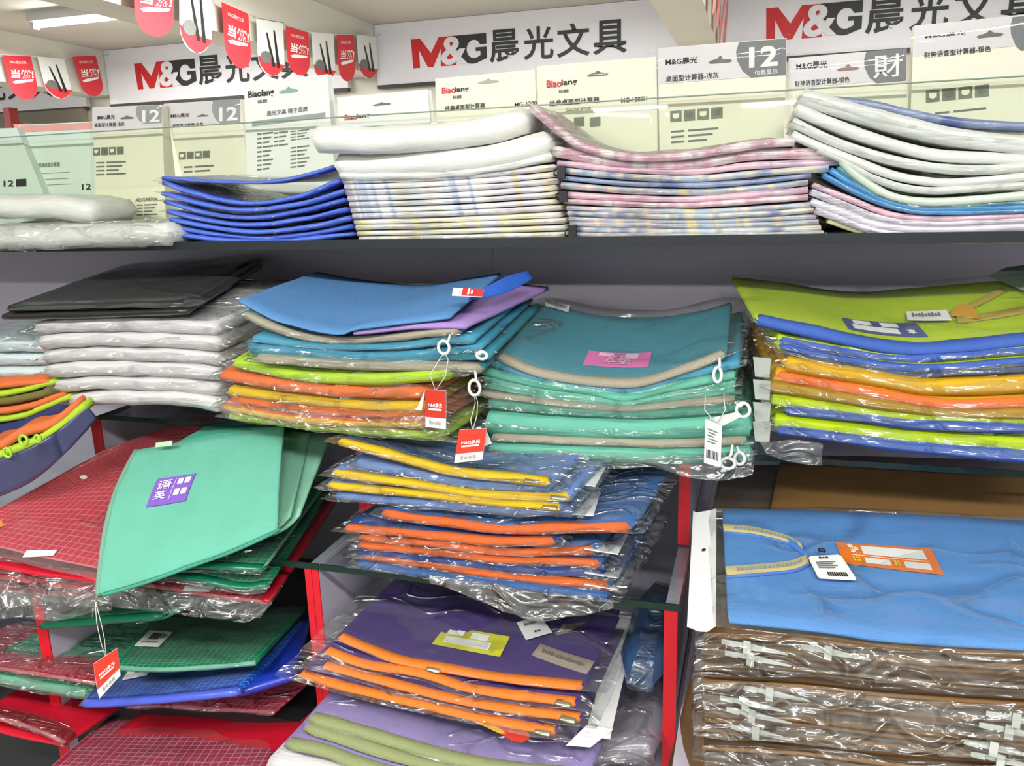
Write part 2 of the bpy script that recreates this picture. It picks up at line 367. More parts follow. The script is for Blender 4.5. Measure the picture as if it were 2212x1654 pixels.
def under(S, i=0, step=.0015):
    # run-back vectors for the pouches lying below sheet S, so that they stay under it
    dz = min((S.B(q / 10) - S.F(q / 10)).z for q in range(11)) - .004 - step * i
    a, b = S.B(.05) - S.F(.05), S.B(.95) - S.F(.95)
    return (a.x, a.y, dz), (b.x, b.y, dz)
BAG_N = [0]
def bag(name, label, cat, group, k, front, Y, t, mat, back=None, backY=None, dv=(0, .2, 0), dvR=None, zipm=None, zipt=None, zipv=.05,
        sleeve=None, se=(.05, .05, .06, .02), snz=.004, sns=40., pull=None, bulge=0.0, nu=24, nv=6, nz=.0011, kb=None, sthick=.006, body='body', smat=None, bend=None, round_=.75):
    """one flat pouch, folder or packet: front edge through photo points at depth Y, running back to a second edge"""
    BAG_N[0] += 1
    F = Spline(pts3(k, front, Y))
    if back is not None: Bk = Spline(pts3(kb or k, back, backY))
    else:
        d0 = Vector(dv); d1 = Vector(dvR or dv)
        Bk = lambda u, F=F, d0=d0, d1=d1: F(u) + d0.lerp(d1, u)
    S = Surf(F, Bk, bulge, bend)
    c = (F(.5) + Bk(.5)) / 2; c.z = min(F(i / 6).z for i in range(7)) - t / 2
    o = root(name, label, cat, c, group)
    slab(body, S, t, mat, o, nu=nu, nv=nv, nz=nz, ns=45., seed=BAG_N[0] * 3.1, round_=round_)
    if zipm:
        slab('zipper', S, (zipt or t * 1.15), zipm, o, u0=.012, u1=.988, v0=-.012, v1=zipv, nu=nu, nv=2, nz=nz, ns=45., seed=BAG_N[0] * 3.1, off=.0006)
        if pull:
            for pu in pull if isinstance(pull, (list, tuple)) else [pull]:
                q = S(pu, -.02, 0); slab('zip_slider', Surf(lambda u, q=q: q + Vector((u * .018 - .009, -.0035, .001)), lambda u, q=q: q + Vector((u * .018 - .009, .003, 0.003))), .0028, METAL, o, nu=4, nv=2); slab('zip_pull', Surf(lambda u, q=q: q + Vector((u * .010 - .001, -.0055, .0005)), lambda u, q=q: q + Vector((u * .010 - .001, -.0025, 0.001))), .0015, METAL, o, nu=3, nv=1)
    if sleeve:
        slab('plastic_sleeve', S, t + sthick, smat or FILM, o, u0=-se[0], u1=1 + se[1], v0=-se[2], v1=1 + se[3], nu=44, nv=12, nz=snz, ns=sns, taper=(.10, .12), seed=BAG_N[0] * 1.7, lip=2)
    o['_'] = 0; del o['_']
    return o, S

def front_film(parent, k, top, bot, Y, nz=.006, ns=45., mat=None, tk=.0012, nu=50, nv=14):
    """crumpled plastic hanging down the front of a bundle"""
    return slab('plastic_wrap', Surf(Spline(pts3(k, bot, Y)), Spline(pts3(k, top, Y))), tk, mat or FILM2, parent, nu=nu, nv=nv, nz=nz, ns=ns, seed=len(top) * 2.3 + top[0][1] * .01, lip=0)

def marks(mp, a0, b0, a1, b1, n, mat, parent, off=.0015):
    """a row of tiny unreadable printed strokes"""
    w = (a1 - a0) / n
    for i in range(n):
        hh = .12 * ((i * 5) % 3) * (b1 - b0)
        dplate('print_mark', mp, a0 + w * i, b0 + hh, a0 + w * (i + .62), b1 - hh * .5, mat, parent, off=off, na=1, nb=1)

# ================================================================== room
CREAM = solid('wall_paint', '#E4E0D2', .8, var=.03); CEILM = solid('ceiling_paint', '#D9D4C8', .85, var=.03)
YB = 5.0
struct(box('ceiling', (-8, 4.5, -9, YB + .1, CEIL, CEIL + .08), CEILM))
struct(box('floor', (-8, 4.5, -9, YB + .1, -.08, 0), solid('floor_tile', '#8C8880', .4)))
struct(box('wall_back', (-8, 4.5, YB, YB + .1, 0, CEIL), CREAM))
struct(box('wall_left', (-8.1, -8, -9, YB, 0, CEIL), CREAM))
BEAMS = [(-4.58, -4.38), (-2.53, -2.33), (-.45, -.25), (1.62, 1.82)]
for i, (a, b) in enumerate(BEAMS): struct(box('ceiling_beam', (a, b, -9, YB, 2.165, CEIL), CREAM))
# ---- fascia signs
SIGNW = solid('sign_white', '#F6F5FA', .35, var=.02); SIGNBLK = solid('sign_black', '#2B3030', .5)
def fascia(x0, x1, xt, label):
    z0, z1 = 2.105, CEIL - .002; Yf = YB - .045
    o = root('fascia_sign', label, 'sign', ((x0 + x1) / 2, YB - .02, z0), 'fascia signs along the back wall')
    box('panel', (x0 + .004, x1 - .004, Yf, YB - .002, z0, z1), SIGNW, o)
    box('bottom_trim', (x0 + .004, x1 - .004, Yf - .006, Yf + .03, z0 - .02, z0), solid('dark_trim', '#4A4440', .6), o)
    def X(p): return at(p, 110, Yf).x - at(820, 110, Yf).x + xt
    zt, zb = at(905, 84, Yf).z, at(903, 147, Yf).z
    def q(pa, pb, za=zt, zb_=zb): return Quad((X(pa), Yf, za), (X(pb), Yf, za), (X(pb), Yf, zb_), (X(pa), Yf, zb_))
    dpoly('red_letter', q(899, 1000), [(0, 0), (.2, 0), (.42, .52), (.6, 0), (1, 0), (.86, .35), (.96, 1), (.62, 1), (.64, .38), (.46, 1), (.34, 1), (.16, .38), (.17, 1), (.02, 1)], REDINK, o, off=.002)
    G = [(.5 + .5 * math.cos(math.radians(t)), .5 + .5 * math.sin(math.radians(t))) for t in range(-60, -301, -15)] + [(1, .84), (1, .45), (.62, .45), (.62, .58), (.78, .58), (.78, .72)]
    G += [(.56 + .26 * math.cos(math.radians(t)), .5 + .31 * math.sin(math.radians(t))) for t in range(60, 301, 20)] + [(.78, .36), (1, .36), (1, .0)]
    dpoly('black_letter', q(1000, 1062), G, SIGNBLK, o, off=.002)
    dpoly('black_block', q(988, 1062), [(.05, 0), (1, 0), (1, .2), (.45, .14), (.36, .5), (.42, .85), (.3, .7), (.1, .45)], SIGNBLK, o, off=.0025)
    dtext('&', q(963, 1020), 0, .02, 1, .98, solid('sign_letter_white', '#F2F1F5', .4), o, bold=.028, off=.006)
    for ch, a, b in (('晨', 1068, 1134), ('光', 1142, 1207), ('文', 1214, 1286), ('具', 1292, 1366)):
        dtext(ch, q(a, b, zt + .012, zb - .004), 0, 0, 1, 1, SIGNBLK, o, bold=.018, off=.003)
    return o
fascia(-2.33, -.45, -2.33, 'white fascia sign in the middle, logo fully in view above the cream calculator boxes')
fascia(-4.38, -2.53, -4.38, 'white fascia sign half hidden behind the red and white bunting flags')
fascia(-.25, 1.62, -.25, 'white fascia sign above the grey boxes, its logo cut by the top of the picture')
fascia(-6.43, -4.58, -6.43, 'white fascia sign at far left, only its last characters in view')
# ---- tube lamps (the lamp lights stand at the top of the script)
TUBEM = emit('tube_glow', (1, 1, .97), 45.0)
def lamp(x, y, label, L=1.2):
    o = root('tube_lamp', label, 'lamp', (x, y, CEIL - .085), 'ceiling tube lamps')
    box('housing', (x - L / 2, x + L / 2, y - .03, y + .03, CEIL - .05, CEIL), WHITE, o)
    tube('tube', [(x - L / 2 + .03 + (L - .06) * i / 6, y, CEIL - .068) for i in range(7)], .014, TUBEM, o, n=10)
    for s in (-1, 1): box('end_cap', (x + s * (L / 2 - .02) - .012, x + s * (L / 2 - .02) + .012, y - .02, y + .02, CEIL - .088, CEIL - .045), WHITE, o)
LL = ['tube lamp over the aisle behind the viewer, towards the blue folders', 'tube lamp over the aisle behind the viewer, towards the kraft stack', 'white ceiling tube lamp glowing above the far left bunting', 'ceiling tube lamp in the bay of the middle fascia sign', 'ceiling tube lamp in the bay of the upper right fascia sign', 'tube lamp overhead in front of the blue-topped stack', 'tube lamp overhead in front of the lime pile', 'ceiling tube lamp in the bay of the far left sign']
for i, (x, y, p) in enumerate(TUBES): lamp(x, y, LL[i], .7 if i == 2 else 1.2)
# lamps further down the shop, mirrored in the glass panel
for x, y, w in ((-1.62, -8.25, 'mirrored above the cream boxes'), (0.0, -8.62, 'mirrored above the grey-headed boxes')): lamp(x, y, 'far ceiling tube lamp behind the viewer, ' + w, 1.0)
# ---- far left shelf below the sign
REDP = solid('red_edge', '#CF1626', .35, var=.04); DARKRED = solid('red_post', '#B03A38', .5)
o = root('wall_shelf', 'red wall shelf with small yellow boxes under the far left sign', 'shelf', (-5.4, 4.8, 1.5))
for x in (-6.6, -5.75, -4.9): box('post', (x, x + .05, 4.55, 4.62, 1.2, 2.08), DARKRED, o)
box('shelf_board', (-6.6, -4.6, 4.58, 4.95, 1.80, 1.825), WHITE, o)
box('backing', (-6.6, -4.6, 4.93, 4.97, 1.2, 2.09), solid('shelf_shade', '#8C8578', .8), o)
YEL = solid('yellow_box', '#E3B53A', .5); 
for i in range(10):
    x = -6.5 + i * .19; c = [YEL, WHITE, YEL, solid('tan_box', '#B98F58', .5), YEL][i % 5]
    b = root('goods_box', '%s small packet on the far red wall shelf, %s along it' % (['yellow', 'white', 'yellow', 'tan', 'yellow'][i % 5], ORD[i].replace('topmost', 'first')), 'packet', (x + .08, 4.7, 1.825), 'packets on the far wall shelf')
    box('carton', (x, x + .16, 4.62, 4.78, 1.825, 1.825 + .10 + .03 * (i % 3)), c, b)
    box('print_band', (x + .02, x + .13, 4.615, 4.62, 1.86, 1.895), INK if i % 2 else REDINK, b)
# ---- bunting flags
FRED = solid('flag_red', '#D5323C', .6, var=.03); FPEN = solid('flag_white', '#E6E6E2', .6, var=.03)
def flag(kind, Xp, TL, TR, cb, label, group):
    A, Bq = atX(TL[0], TL[1], Xp), atX(TR[0], TR[1], Xp); C = atX(cb[0], cb[1], Xp)
    w = Bq - A; h = (A + Bq) / 2 - C; down = Vector((0, C.y - (A.y + Bq.y) / 2, -1 * ((A.z + Bq.z) / 2 - C.z)))
    mp = lambda a, b, off=0: A + w * a + down * b + Vector((off, 0, 0))
    out = [(0, 0), (1, 0), (1, .62)] + [(.5 + .5 * math.cos(t * math.pi / 10), .66 + .34 * math.sin(t * math.pi / 10)) for t in range(1, 10)] + [(0, .62)]
    o = root('bunting_flag', label, 'flag', (A + Bq) / 2 + down, group)
    dpoly('cloth', mp, out, FRED if kind == 'red' else FPEN, o, off=.001)
    if kind == 'red':
        dtext('M&G晨光文具', mp, .2, .12, .78, .19, WHITEINK, o, off=.003)
        dtext('当燃!', mp, .12, .32, .92, .52, WHITEINK, o, off=.003, bold=.03, skew=.05)
        dpoly('brush_stroke', mp, [(.12, .60), (.3, .56), (.9, .53), (.85, .58), (.5, .62), (.2, .64)], WHITEINK, o, off=.003)
    else:
        dpoly('red_foot', mp, [(.0, .64), (.3, .72), (1, .78), (.93, .84), (.7, .96), (.5, 1), (.25, .93), (.06, .8)], FRED, o, off=.003)
        for a, b, c, d in ((.32, .22, .52, .82), (.6, .16, .7, .84)):
            dpoly('printed_pen', mp, [(a, b), (a + .05, b), (c + .1, d), (c - .02, d)], INK, o, off=.004)
        dpoly('printed_ball', mp, [(.28 + .2 * math.cos(t * math.pi / 8), .66 + .11 * math.sin(t * math.pi / 8)) for t in range(16)], GREYINK, o, off=.0045)
    return A, Bq
FX = -2.28; gB = 'bunting flags along the middle beam'
fl = [('red', (288, -70), (374, -52), (335, 79), 'red bunting flag with a glare-washed top beside the tube lamp'), ('pen', (386, -50), (456, -30), (424, 115), 'white bunting flag with printed pens nearest the lamp, cut by the picture top'),
      ('red', (478, 4), (536, 30), (517, 147), 'large red bunting flag hanging over the half hidden fascia sign'), ('pen', (553, 40), (611, 50), (588, 165), 'white pen-print bunting flag between the two larger red flags'),
      ('red', (617, 57), (666, 70), (647, 163), 'mid-size red bunting flag above the white hang-tab box'), ('pen', (672, 70), (720, 74), (703, 176), 'white pen-print bunting flag between the two smaller red flags'),
      ('red', (727, 75), (764, 76), (751, 176), 'smallest red bunting flag near the middle fascia sign'), ('pen', (770, 76), (812, 80), (797, 170), 'last white pen-print flag touching the middle fascia sign')]
ends = []
for f in fl: ends += flag(f[0], FX, f[1], f[2], f[3], f[4], gB)
st = root('bunting_string', 'thin white string carrying the flags along the middle beam', 'string', ends[-1]); tube('cord', [e + Vector((0, 0, .002)) for e in ends] + [Vector((FX, YB - .05, ends[-1].z + .03))], .002, THREAD, st)
FX2 = -4.33; ends = []
for f in [('red', (4, 118), (66, 121), (58, 215), 'red bunting flag at the far left edge of the picture'), ('pen', (80, 122), (138, 127), (132, 213), 'white pen-print flag between the two far left red flags'), ('red', (157, 121), (206, 119), (205, 208), 'far red bunting flag beside the half hidden fascia sign')]:
    ends += flag(f[0], FX2, f[1], f[2], f[3], f[4], 'bunting flags along the far left beam')
st = root('bunting_string', 'thin string carrying the three far left flags', 'string', ends[-1]); tube('cord', ends + [Vector((FX2, YB - .05, ends[-1].z + .02))], .002, THREAD, st)
for i, y in enumerate((3.3, 3.75, 4.2, 4.6)):
    o = root('bunting_flag', '%s of the pink-red flags seen edge-on beside the upper right sign' % ['nearest', 'second', 'third', 'farthest'][i], 'flag', (-.2, y, 2.1), 'edge-on flags by the upper right beam')
    mp = lambda a, b, off=0, y=y: Vector((-.20 + .015 * math.sin(b * 3 + i) + off, y + a * .16, 2.36 - b * .3))
    dpoly('cloth', mp, [(0, 0), (1, 0), (1, .66), (.85, .88), (.5, 1), (.15, .88), (0, .66)], solid('flag_pink', '#D98078', .6), o, off=.001)

# ================================================================== display rack
LAV = solid('lavender_laminate', '#C9C2D2', .45, var=.03); DKSH = solid('dark_shelf', '#23272A', .3)
YU, YL, YBK = 1.08, .91, 1.42
ZT, ZM, ZL, ZF = 1.385, 1.098, .957, .69
rack = root('display_rack', 'stepped shop rack with red-edged dividers, dark top shelf and glass shelves', 'rack', (-.4, 1.25, 0))
X0, X1 = -2.1, 1.4
box('top_shelf', (X0, X1, YU, YBK + .2, ZT - .013, ZT), DKSH, rack)
for a, b in ((X0, -.462), (-.459, X1)): box('back_panel', (a, b, YBK, YBK + .02, 0, ZT - .013), LAV, rack)
GL = glass('shelf_glass', (.93, .96, .95)); GE = solid('glass_edge', '#0E2B22', .15)
for a, b in ((X0, -1.062), (-1.06, -.562), (-.56, -.072), (-.07, .538), (.541, X1)):
    zm = ZM if a > X0 else ZM + .03
    g = box('glass_shelf', (a, b, YU - .005, YBK - .004, zm - .008, zm), GL, rack); box('glass_edge', (a, b, YU - .0065, YU - .005, zm - .008, zm), GE, g)
    if a < -.3:
        g = box('glass_shelf', (a, b, YL, YBK - .004, ZL - .009, ZL), GL, rack); box('glass_edge', (a, b, YL - .002, YL, ZL - .009, ZL), GE, g)
    if a < -.1: box('lower_shelf', (a, b, YL + .01, YBK - .004, ZF - .02, ZF), LAV if a > -1 else DKSH, rack)
    else: box('lower_shelf', (a, b, .735, YBK - .004, .79, .812), LAV, rack)
box('base_front', (X0, X1, YL + .02, YL + .04, 0, ZF - .02), DKSH, rack)
for x, w, n in ((-1.085, .021, 1), (-.585, .022, 2), (-.092, .016, 1), (.518, .02, 1)):
    for k in range(n):
        a = x + k * w / n; b = x + (k + 1) * w / n - (.0008 if n > 1 else 0)
        d = box('divider', (a, b, YU + .001, YBK - .003, ZL + .0005, ZM - .009), LAV, rack); box('edge_strip', (a, b, YU - .001, YU + .001, ZL + .0005, ZM - .009), REDP, d)
        d = box('divider', (a, b, YL + .0015, YBK - .003, .02, ZL - .0095), LAV, rack); box('edge_strip', (a, b, YL - .0005, YL + .0015, .02, ZL - .0095), REDP, d)
PANE = box('glass_panel', (X0, X1, 1.300, 1.306, ZT, 1.5755), glass('pane_glass', (.98, .995, .962)), rack); PANE['label'] = 'pale green glass panel standing along the back of the top shelf'
box('polished_edge', (X0, X1, 1.2995, 1.3065, 1.5755, 1.577), solid('pane_edge', '#8FA294', .2), PANE)

# ================================================================== calculator boxes behind the glass panel
CARDY = solid('cream_card', '#F3F0DC', .4, var=.02, coat=.3); CARDG = solid('grey_card', '#DFDBDC', .4, var=.02, coat=.4); CARDM = solid('mint_card', '#DCEAE2', .4, var=.02)
CARDW = solid('white_box_card', '#F4F4F0', .4, var=.02, coat=.3); BADGE = solid('grey_badge', '#75787A', .45); BADGEL = solid('light_badge', '#9A9DA0', .45); PINKC = solid('pink_card', '#E3A8A0', .4); HOLE = solid('hang_hole', '#77736A', .7)
ICON = solid('icon_grey', '#7B7D6E', .5)
CLEARP = glass('clear_box_plastic', (.985, .985, .985))
def calcbox(label, TL, TR, BR, BL, Y, mat, dec, header=None, cover=False, dep=.045):
    p = [at(*q, Y) for q in (TL, TR, BR, BL)]
    def down(t, b):
        s = (ZT + .0006 - t.z) / (b.z - t.z); return t + (b - t) * s
    a, b, c, d = p[0], p[1], down(p[1], p[2]), down(p[0], p[3])
    Q = Quad(a, b, c, d); bk = Vector((0, dep, 0))
    o = root('calculator_box', label, 'box', (c + d) / 2 + bk / 2, 'calculator boxes behind the glass panel')
    V = [a, b, c, d, a + bk * .35, b + bk * .35, c + bk, d + bk]
    mk('carton', V, [(3, 2, 1, 0), (4, 5, 6, 7), (0, 1, 5, 4), (1, 2, 6, 5), (2, 3, 7, 6), (3, 0, 4, 7)], mat, o, smooth=False)
    def on(q):
        r = []
        for x, y in q:
            dd = FWD + RGT * ((x - 1106) / FPX) - UPV * ((y - 827) / FPX); s = (Q.c[0] - CAMP).dot(Q.nn) / dd.dot(Q.nn); r.append(CAMP + dd * s)
        return Quad(*r)
    sl = (TR[1] - TL[1]) / (TR[0] - TL[0])
    for e in dec:
        kd, (x0, y0, x1, y1) = e[0], e[1]; dy = sl * (x1 - x0)
        if y1 == y0: continue
        mp = on([(x0, y0), (x1, y0 + dy), (x1, y1 + dy), (x0, y1)])
        if kd == 'T': dtext(e[2], mp, 0, 0, 1, 1, e[3] if len(e) > 3 else INK, o, bold=e[4] if len(e) > 4 else .01)
        elif kd == 'R': dplate(e[3] if len(e) > 3 else 'printed_panel', mp, 0, 0, 1, 1, e[2], o, na=2, nb=1)
        elif kd == 'H': dpoly('hang_hole', mp, [(0, .75), (.12, .55), (.36, .4), (.5, 0), (.64, .4), (.88, .55), (1, .75), (.9, 1), (.1, 1)], e[2] if len(e) > 2 else HOLE, o)
        elif kd == 'B':
            dpoly('badge', mp, [(.06, 0), (1, 0), (1, 1), (.3, 1), (.14, .82), (.02, .5), (0, .25)], e[2], o)
        elif kd == 'I':
            n = e[2]
            for i in range(n):
                dplate('icon', mp, i / n, 0, (i + .84) / n, 1, ICON, o, na=1, nb=1)
                dpoly('icon_mark', mp, [((i + .18) / n, .25), ((i + .66) / n, .25), ((i + .66) / n, .6), ((i + .42) / n, .75), ((i + .18) / n, .6)], GREYINK if i % 2 else CARDY, o, off=.0016)
        elif kd == 'L':
            n = e[2]
            for i in range(n):
                xr = 1 - .12 * ((i * 7) % 3)
                for (s0, s1) in ((0, .28), (.36, xr)): dplate('text_line', mp, s0, (i + .25) / n, s1, (i + .6) / n, GREYINK, o, na=1, nb=1)
    if cover: slab('clear_cover', Surf(lambda u: Q(u, .62, .004), lambda u: Q(u, 0, .004)), .0006, CLEARP, o, u0=-.02, u1=1.02, v0=0, v1=1.03, nu=12, nv=6, nz=.0006, ns=14, lip=0)
    return o
MG = 'M&G晨光'
calcbox('mint calculator box at the far left behind the glass, two dark icons', (-70, 280), (36, 276), (92, 412), (-60, 412), 1.33, CARDM, [('T', (9, 390, 30, 403), '12', INK), ('R', (35, 387, 57, 403), INK)])
calcbox('pink-edged mint calculator box with a drawn outline of a calculator', (40, 270), (205, 262), (210, 415), (96, 415), 1.345, CARDM,
        [('R', (44, 272, 203, 286), PINKC), ('T', (78, 352, 130, 362), '大型桌面型计算器', GREYINK), ('R', (92, 374, 150, 375), GREYINK), ('R', (98, 387, 148, 388), GREYINK), ('R', (102, 399, 158, 400), GREYINK), ('T', (178, 397, 197, 410), '12', INK)])
calcbox('pink cardboard sleeve wedged between the two mint boxes', (28, 268), (60, 268), (100, 415), (80, 415), 1.36, PINKC, [])
calcbox('narrow cream calculator box with a grey twelve badge and order number, third from far left', (200, 232), (349, 226), (358, 470), (207, 470), 1.325, CARDY,
        [('R', (200, 233, 349, 283), CARDG), ('B', (294, 229, 349, 268), BADGEL), ('T', (308, 238, 346, 265), '12', WHITEINK, .03), ('T', (212, 249, 249, 259), MG), ('T', (205, 266, 270, 275), '桌面型计算器-浅灰'), ('H', (260, 249, 291, 258)),
         ('I', (202, 319, 270, 336), 4), ('L', (208, 348, 272, 382), 4), ('R', (221, 440, 283, 448), GREYINK), ('T', (293, 428, 340, 436), 'ADG98704', GREYINK), ('L', (225, 451, 283, 468), 3), ('L', (296, 440, 340, 468), 4)], cover=True)
calcbox('narrow cream calculator box with a grey twelve badge left of the white hang-tab box', (354, 224), (518, 214), (536, 375), (392, 375), 1.345, CARDY,
        [('R', (354, 225, 518, 272), CARDG), ('B', (458, 217, 519, 268), BADGEL), ('T', (474, 232, 514, 262), '12', WHITEINK, .03), ('T', (370, 246, 410, 255), MG), ('T', (373, 268, 440, 276), '桌面型计算器-灰色'), ('H', (425, 246, 452, 253)),
         ('I', (387, 329, 456, 345), 4), ('L', (398, 357, 462, 377), 2)], cover=True)
calcbox('tall white calculator box with hang tab, black lettering and grey bar', (527, 182), (707, 160), (722, 365), (533, 368), 1.33, CARDW,
        [('T', (537, 197, 592, 216), 'Biaolang', INK, .02), ('T', (557, 216, 577, 224), '标朗'), ('H', (603, 189, 645, 203), solid('teal_hole', '#8FB0AC', .5)), ('T', (577, 240, 665, 251), '晨光文具 精于品质', GREYINK), ('R', (545, 262, 703, 273), solid('box_bar', '#9AA39B', .5)),
         ('L', (556, 286, 590, 372), 9), ('L', (592, 284, 622, 320), 4), ('L', (628, 282, 668, 306), 4), ('L', (628, 316, 668, 366), 6)])
calcbox('short white calculator box mostly hidden behind the white packets', (728, 210), (924, 193), (932, 300), (735, 300), 1.34, CARDW, [('T', (745, 248, 771, 260), 'Biao', REDINK, .02), ('T', (771, 246, 800, 258), 'lang', INK, .02), ('H', (805, 222, 845, 229))])
calcbox('cream calculator box with red and black lettering, the smaller of two', (940, 170), (1155, 150), (1163, 300), (945, 300), 1.34, CARDY, [('T', (955, 189, 984, 203), 'Biao', REDINK, .02), ('T', (984, 188, 1013, 202), 'lang', INK, .02), ('T', (978, 207, 997, 214), '标朗'), ('T', (962, 229, 1048, 240), '经典桌面型计算器'), ('T', (1112, 222, 1160, 231), 'MG-1200'), ('H', (1032, 171, 1078, 182), solid('pale_hole', '#B9B7A6', .6))])
calcbox('cream calculator box with red and black lettering, the larger of two', (1160, 143), (1418, 122), (1421, 330), (1165, 330), 1.33, CARDY,
        [('T', (1181, 174, 1213, 190), 'Biao', REDINK, .02), ('T', (1213, 172, 1247, 188), 'lang', INK, .02), ('T', (1207, 194, 1228, 202), '标朗'), ('T', (1187, 217, 1295, 230), '经典桌面型计算器'), ('T', (1342, 212, 1398, 222), 'MG-1200H'), ('H', (1268, 154, 1315, 166)), ('T', (1222, 235, 1277, 241), 'CALCULATOR', GREYINK),
         ('R', (1274, 254, 1297, 274), ICON, 'icon'), ('R', (1240, 254, 1262, 274), ICON, 'icon')], cover=True)
calcbox('grey-headed calculator box with a big white 12 on a dark badge', (1422, 104), (1699, 82), (1693, 330), (1425, 330), 1.325, CARDY,
        [('R', (1422, 105, 1699, 182), CARDG), ('B', (1590, 92, 1698, 170), BADGE), ('T', (1618, 102, 1680, 147), '12', WHITEINK, .03), ('T', (1630, 152, 1680, 163), '位数显示', WHITEINK), ('T', (1438, 127, 1507, 142), MG, INK, .015), ('T', (1438, 164, 1553, 178), '桌面型计算器-浅灰'), ('H', (1530, 122, 1582, 139)),
         ('I', (1448, 240, 1566, 264), 4), ('L', (1450, 280, 1552, 314), 3)], cover=True)
calcbox('lower grey-headed calculator box with one white character on its badge', (1704, 126), (1958, 104), (1960, 300), (1705, 300), 1.335, CARDY,
        [('R', (1704, 127, 1958, 192), CARDG), ('B', (1866, 112, 1957, 182), BADGE), ('T', (1886, 120, 1950, 170), '財', WHITEINK, .01), ('T', (1720, 136, 1787, 152), MG, INK, .015), ('T', (1717, 175, 1835, 188), '财神语音型计算器-银色'), ('H', (1807, 140, 1857, 155), solid('brown_hole', '#9A8074', .6))], cover=True)
calcbox('tall calculator box in shiny clear plastic at the upper right corner', (1974, 56), (2262, 26), (2262, 300), (1965, 300), 1.325, CARDY,
        [('R', (1974, 57, 2262, 122), CARDG), ('B', (2182, 38, 2262, 112), BADGE), ('H', (2108, 68, 2168, 84)), ('T', (1998, 76, 2085, 84), 'M&G晨光'), ('T', (1996, 113, 2140, 126), '财神语音型计算器-银色'), ('I', (2000, 196, 2142, 222), 4), ('L', (2020, 240, 2130, 252), 1)], cover=True)

# ================================================================== top shelf piles
# ---- white wrapped packets at far left
WRAPW = wrap('white_wrap', '#E3E5DE', '#C9CCC4'); WRAPC = wrap('cream_wrap', '#E6E6DC', '#D2D3C4'); WRAPG = wrap('grey_wrap', '#D6D4D4', '#B9B6B8', bs=.8); WRAPB = wrap('cyan_wrap', '#CFDBDC', '#A9BEC2')
gW = 'white wrapped packets at the left of the top shelf'
bag('wrapped_packet', 'white film-wrapped packet at far left leaning against the mint boxes', 'packet', gW, 'px', [(-90, 450), (80, 446), (150, 450), (200, 458)], 1.17, .040, WRAPW, dv=(0, .09, 0), nz=.004)
bag('wrapped_packet', 'white film-wrapped packet overhanging the shelf edge left of the blue folders', 'packet', gW, 'px', [(-90, 514), (100, 514), (250, 510), (362, 506)], 1.07, .036, WRAPW, dv=(0, .2, 0), nz=.005, sleeve=True, se=(.02, .02, .12, 0), smat=FILM2)
# ---- blue folders
BLU = solid('royal_blue_plastic', '#2A3BB4', .3, var=.1, coat=.4); BLUE_E = solid('blue_rim', '#4C6CD0', .4)
bl = [[(930, 1025), (1200, 1045), (1550, 1050), (1800, 1000), (1960, 948)], [(935, 1050), (1100, 1110), (1400, 1172), (1700, 1140), (1960, 1040)], [(930, 1110), (1150, 1172), (1400, 1212), (1750, 1172), (1990, 1100)],
      [(945, 1160), (1200, 1230), (1450, 1255), (1700, 1222), (1995, 1150)], [(960, 1218), (1200, 1270), (1450, 1298), (1750, 1262), (2010, 1205)], [(975, 1262), (1250, 1316), (1500, 1338), (1800, 1306), (2030, 1255)],
      [(985, 1305), (1250, 1350), (1500, 1370), (1800, 1345), (2040, 1300)], [(1000, 1352), (1300, 1384), (1600, 1392), (2045, 1348)], [(1005, 1402), (1300, 1410), (1600, 1412), (2050, 1400)]]
for i, f in enumerate(bl):
    bag('plastic_folder', 'royal blue plastic folder, %s in the sagging blue pile' % nth(i), 'folder', 'royal blue folders on the top shelf', 'c1', f, 1.10 - .004 * (i % 3), .0058 if i else .004, BLU, dv=(.0, .18, .004 if i == 0 else 0), zipm=BLUE_E, zipv=.03, zipt=.0068 if i else .005,
        sleeve=True, se=(.03, .03, .04, 0), snz=.003, sthick=.004, smat=FILM2 if i % 2 else FILM, round_=.3)
# ---- white and pastel pile
gP = 'pastel packets in the white-topped pile'
W1 = wrap('fat_white_wrap', '#EFEFEA', '#DCDCD2')
bag('wrapped_packet', 'fat white padded packet lying crooked on top of the white pile', 'packet', None, 'px', [(688, 300), (800, 303), (950, 295), (1060, 279), (1132, 258)], (1.06, 1.10), .036, W1, dv=(.0, .17, 0), nz=.003, sleeve=True, se=(.015, .015, .03, 0), smat=FILM)
bag('wrapped_packet', 'white padded packet just under the crooked top one', 'packet', None, 'c2', [(95, 985), (400, 980), (800, 960), (1100, 915), (1330, 850)], 1.09, .032, W1, dv=(0, .18, 0), nz=.003, sleeve=True, se=(.015, .02, .03, 0))
bag('wrapped_packet', 'thin whitish packet between the padded packets and the pastel page edges', 'packet', None, 'c2', [(105, 1046), (400, 1046), (800, 1026), (1100, 985), (1350, 935)], 1.09, .012, W1, dv=(0, .18, 0), nz=.002, sleeve=True, se=(.01, .02, .03, 0))
pc = ['#D6CBD0', '#E6E3E4', '#AEB9D0', '#E2E6E8', '#EAE4D6', '#D9D4E0', '#DDD0B2', '#E4E2E6']
PA = [pastel('pastel_a', pc, 1.3), pastel('pastel_b', ['#E4E4DC', '#D8D2CC', '#E6DFB6', '#D4D8DC', '#E8E8E2'], 4.1), pastel('pastel_c', ['#DADCE0', '#E6E6E6', '#CFCDB8', '#DDE2E2'], 7.7)]
nl = 12
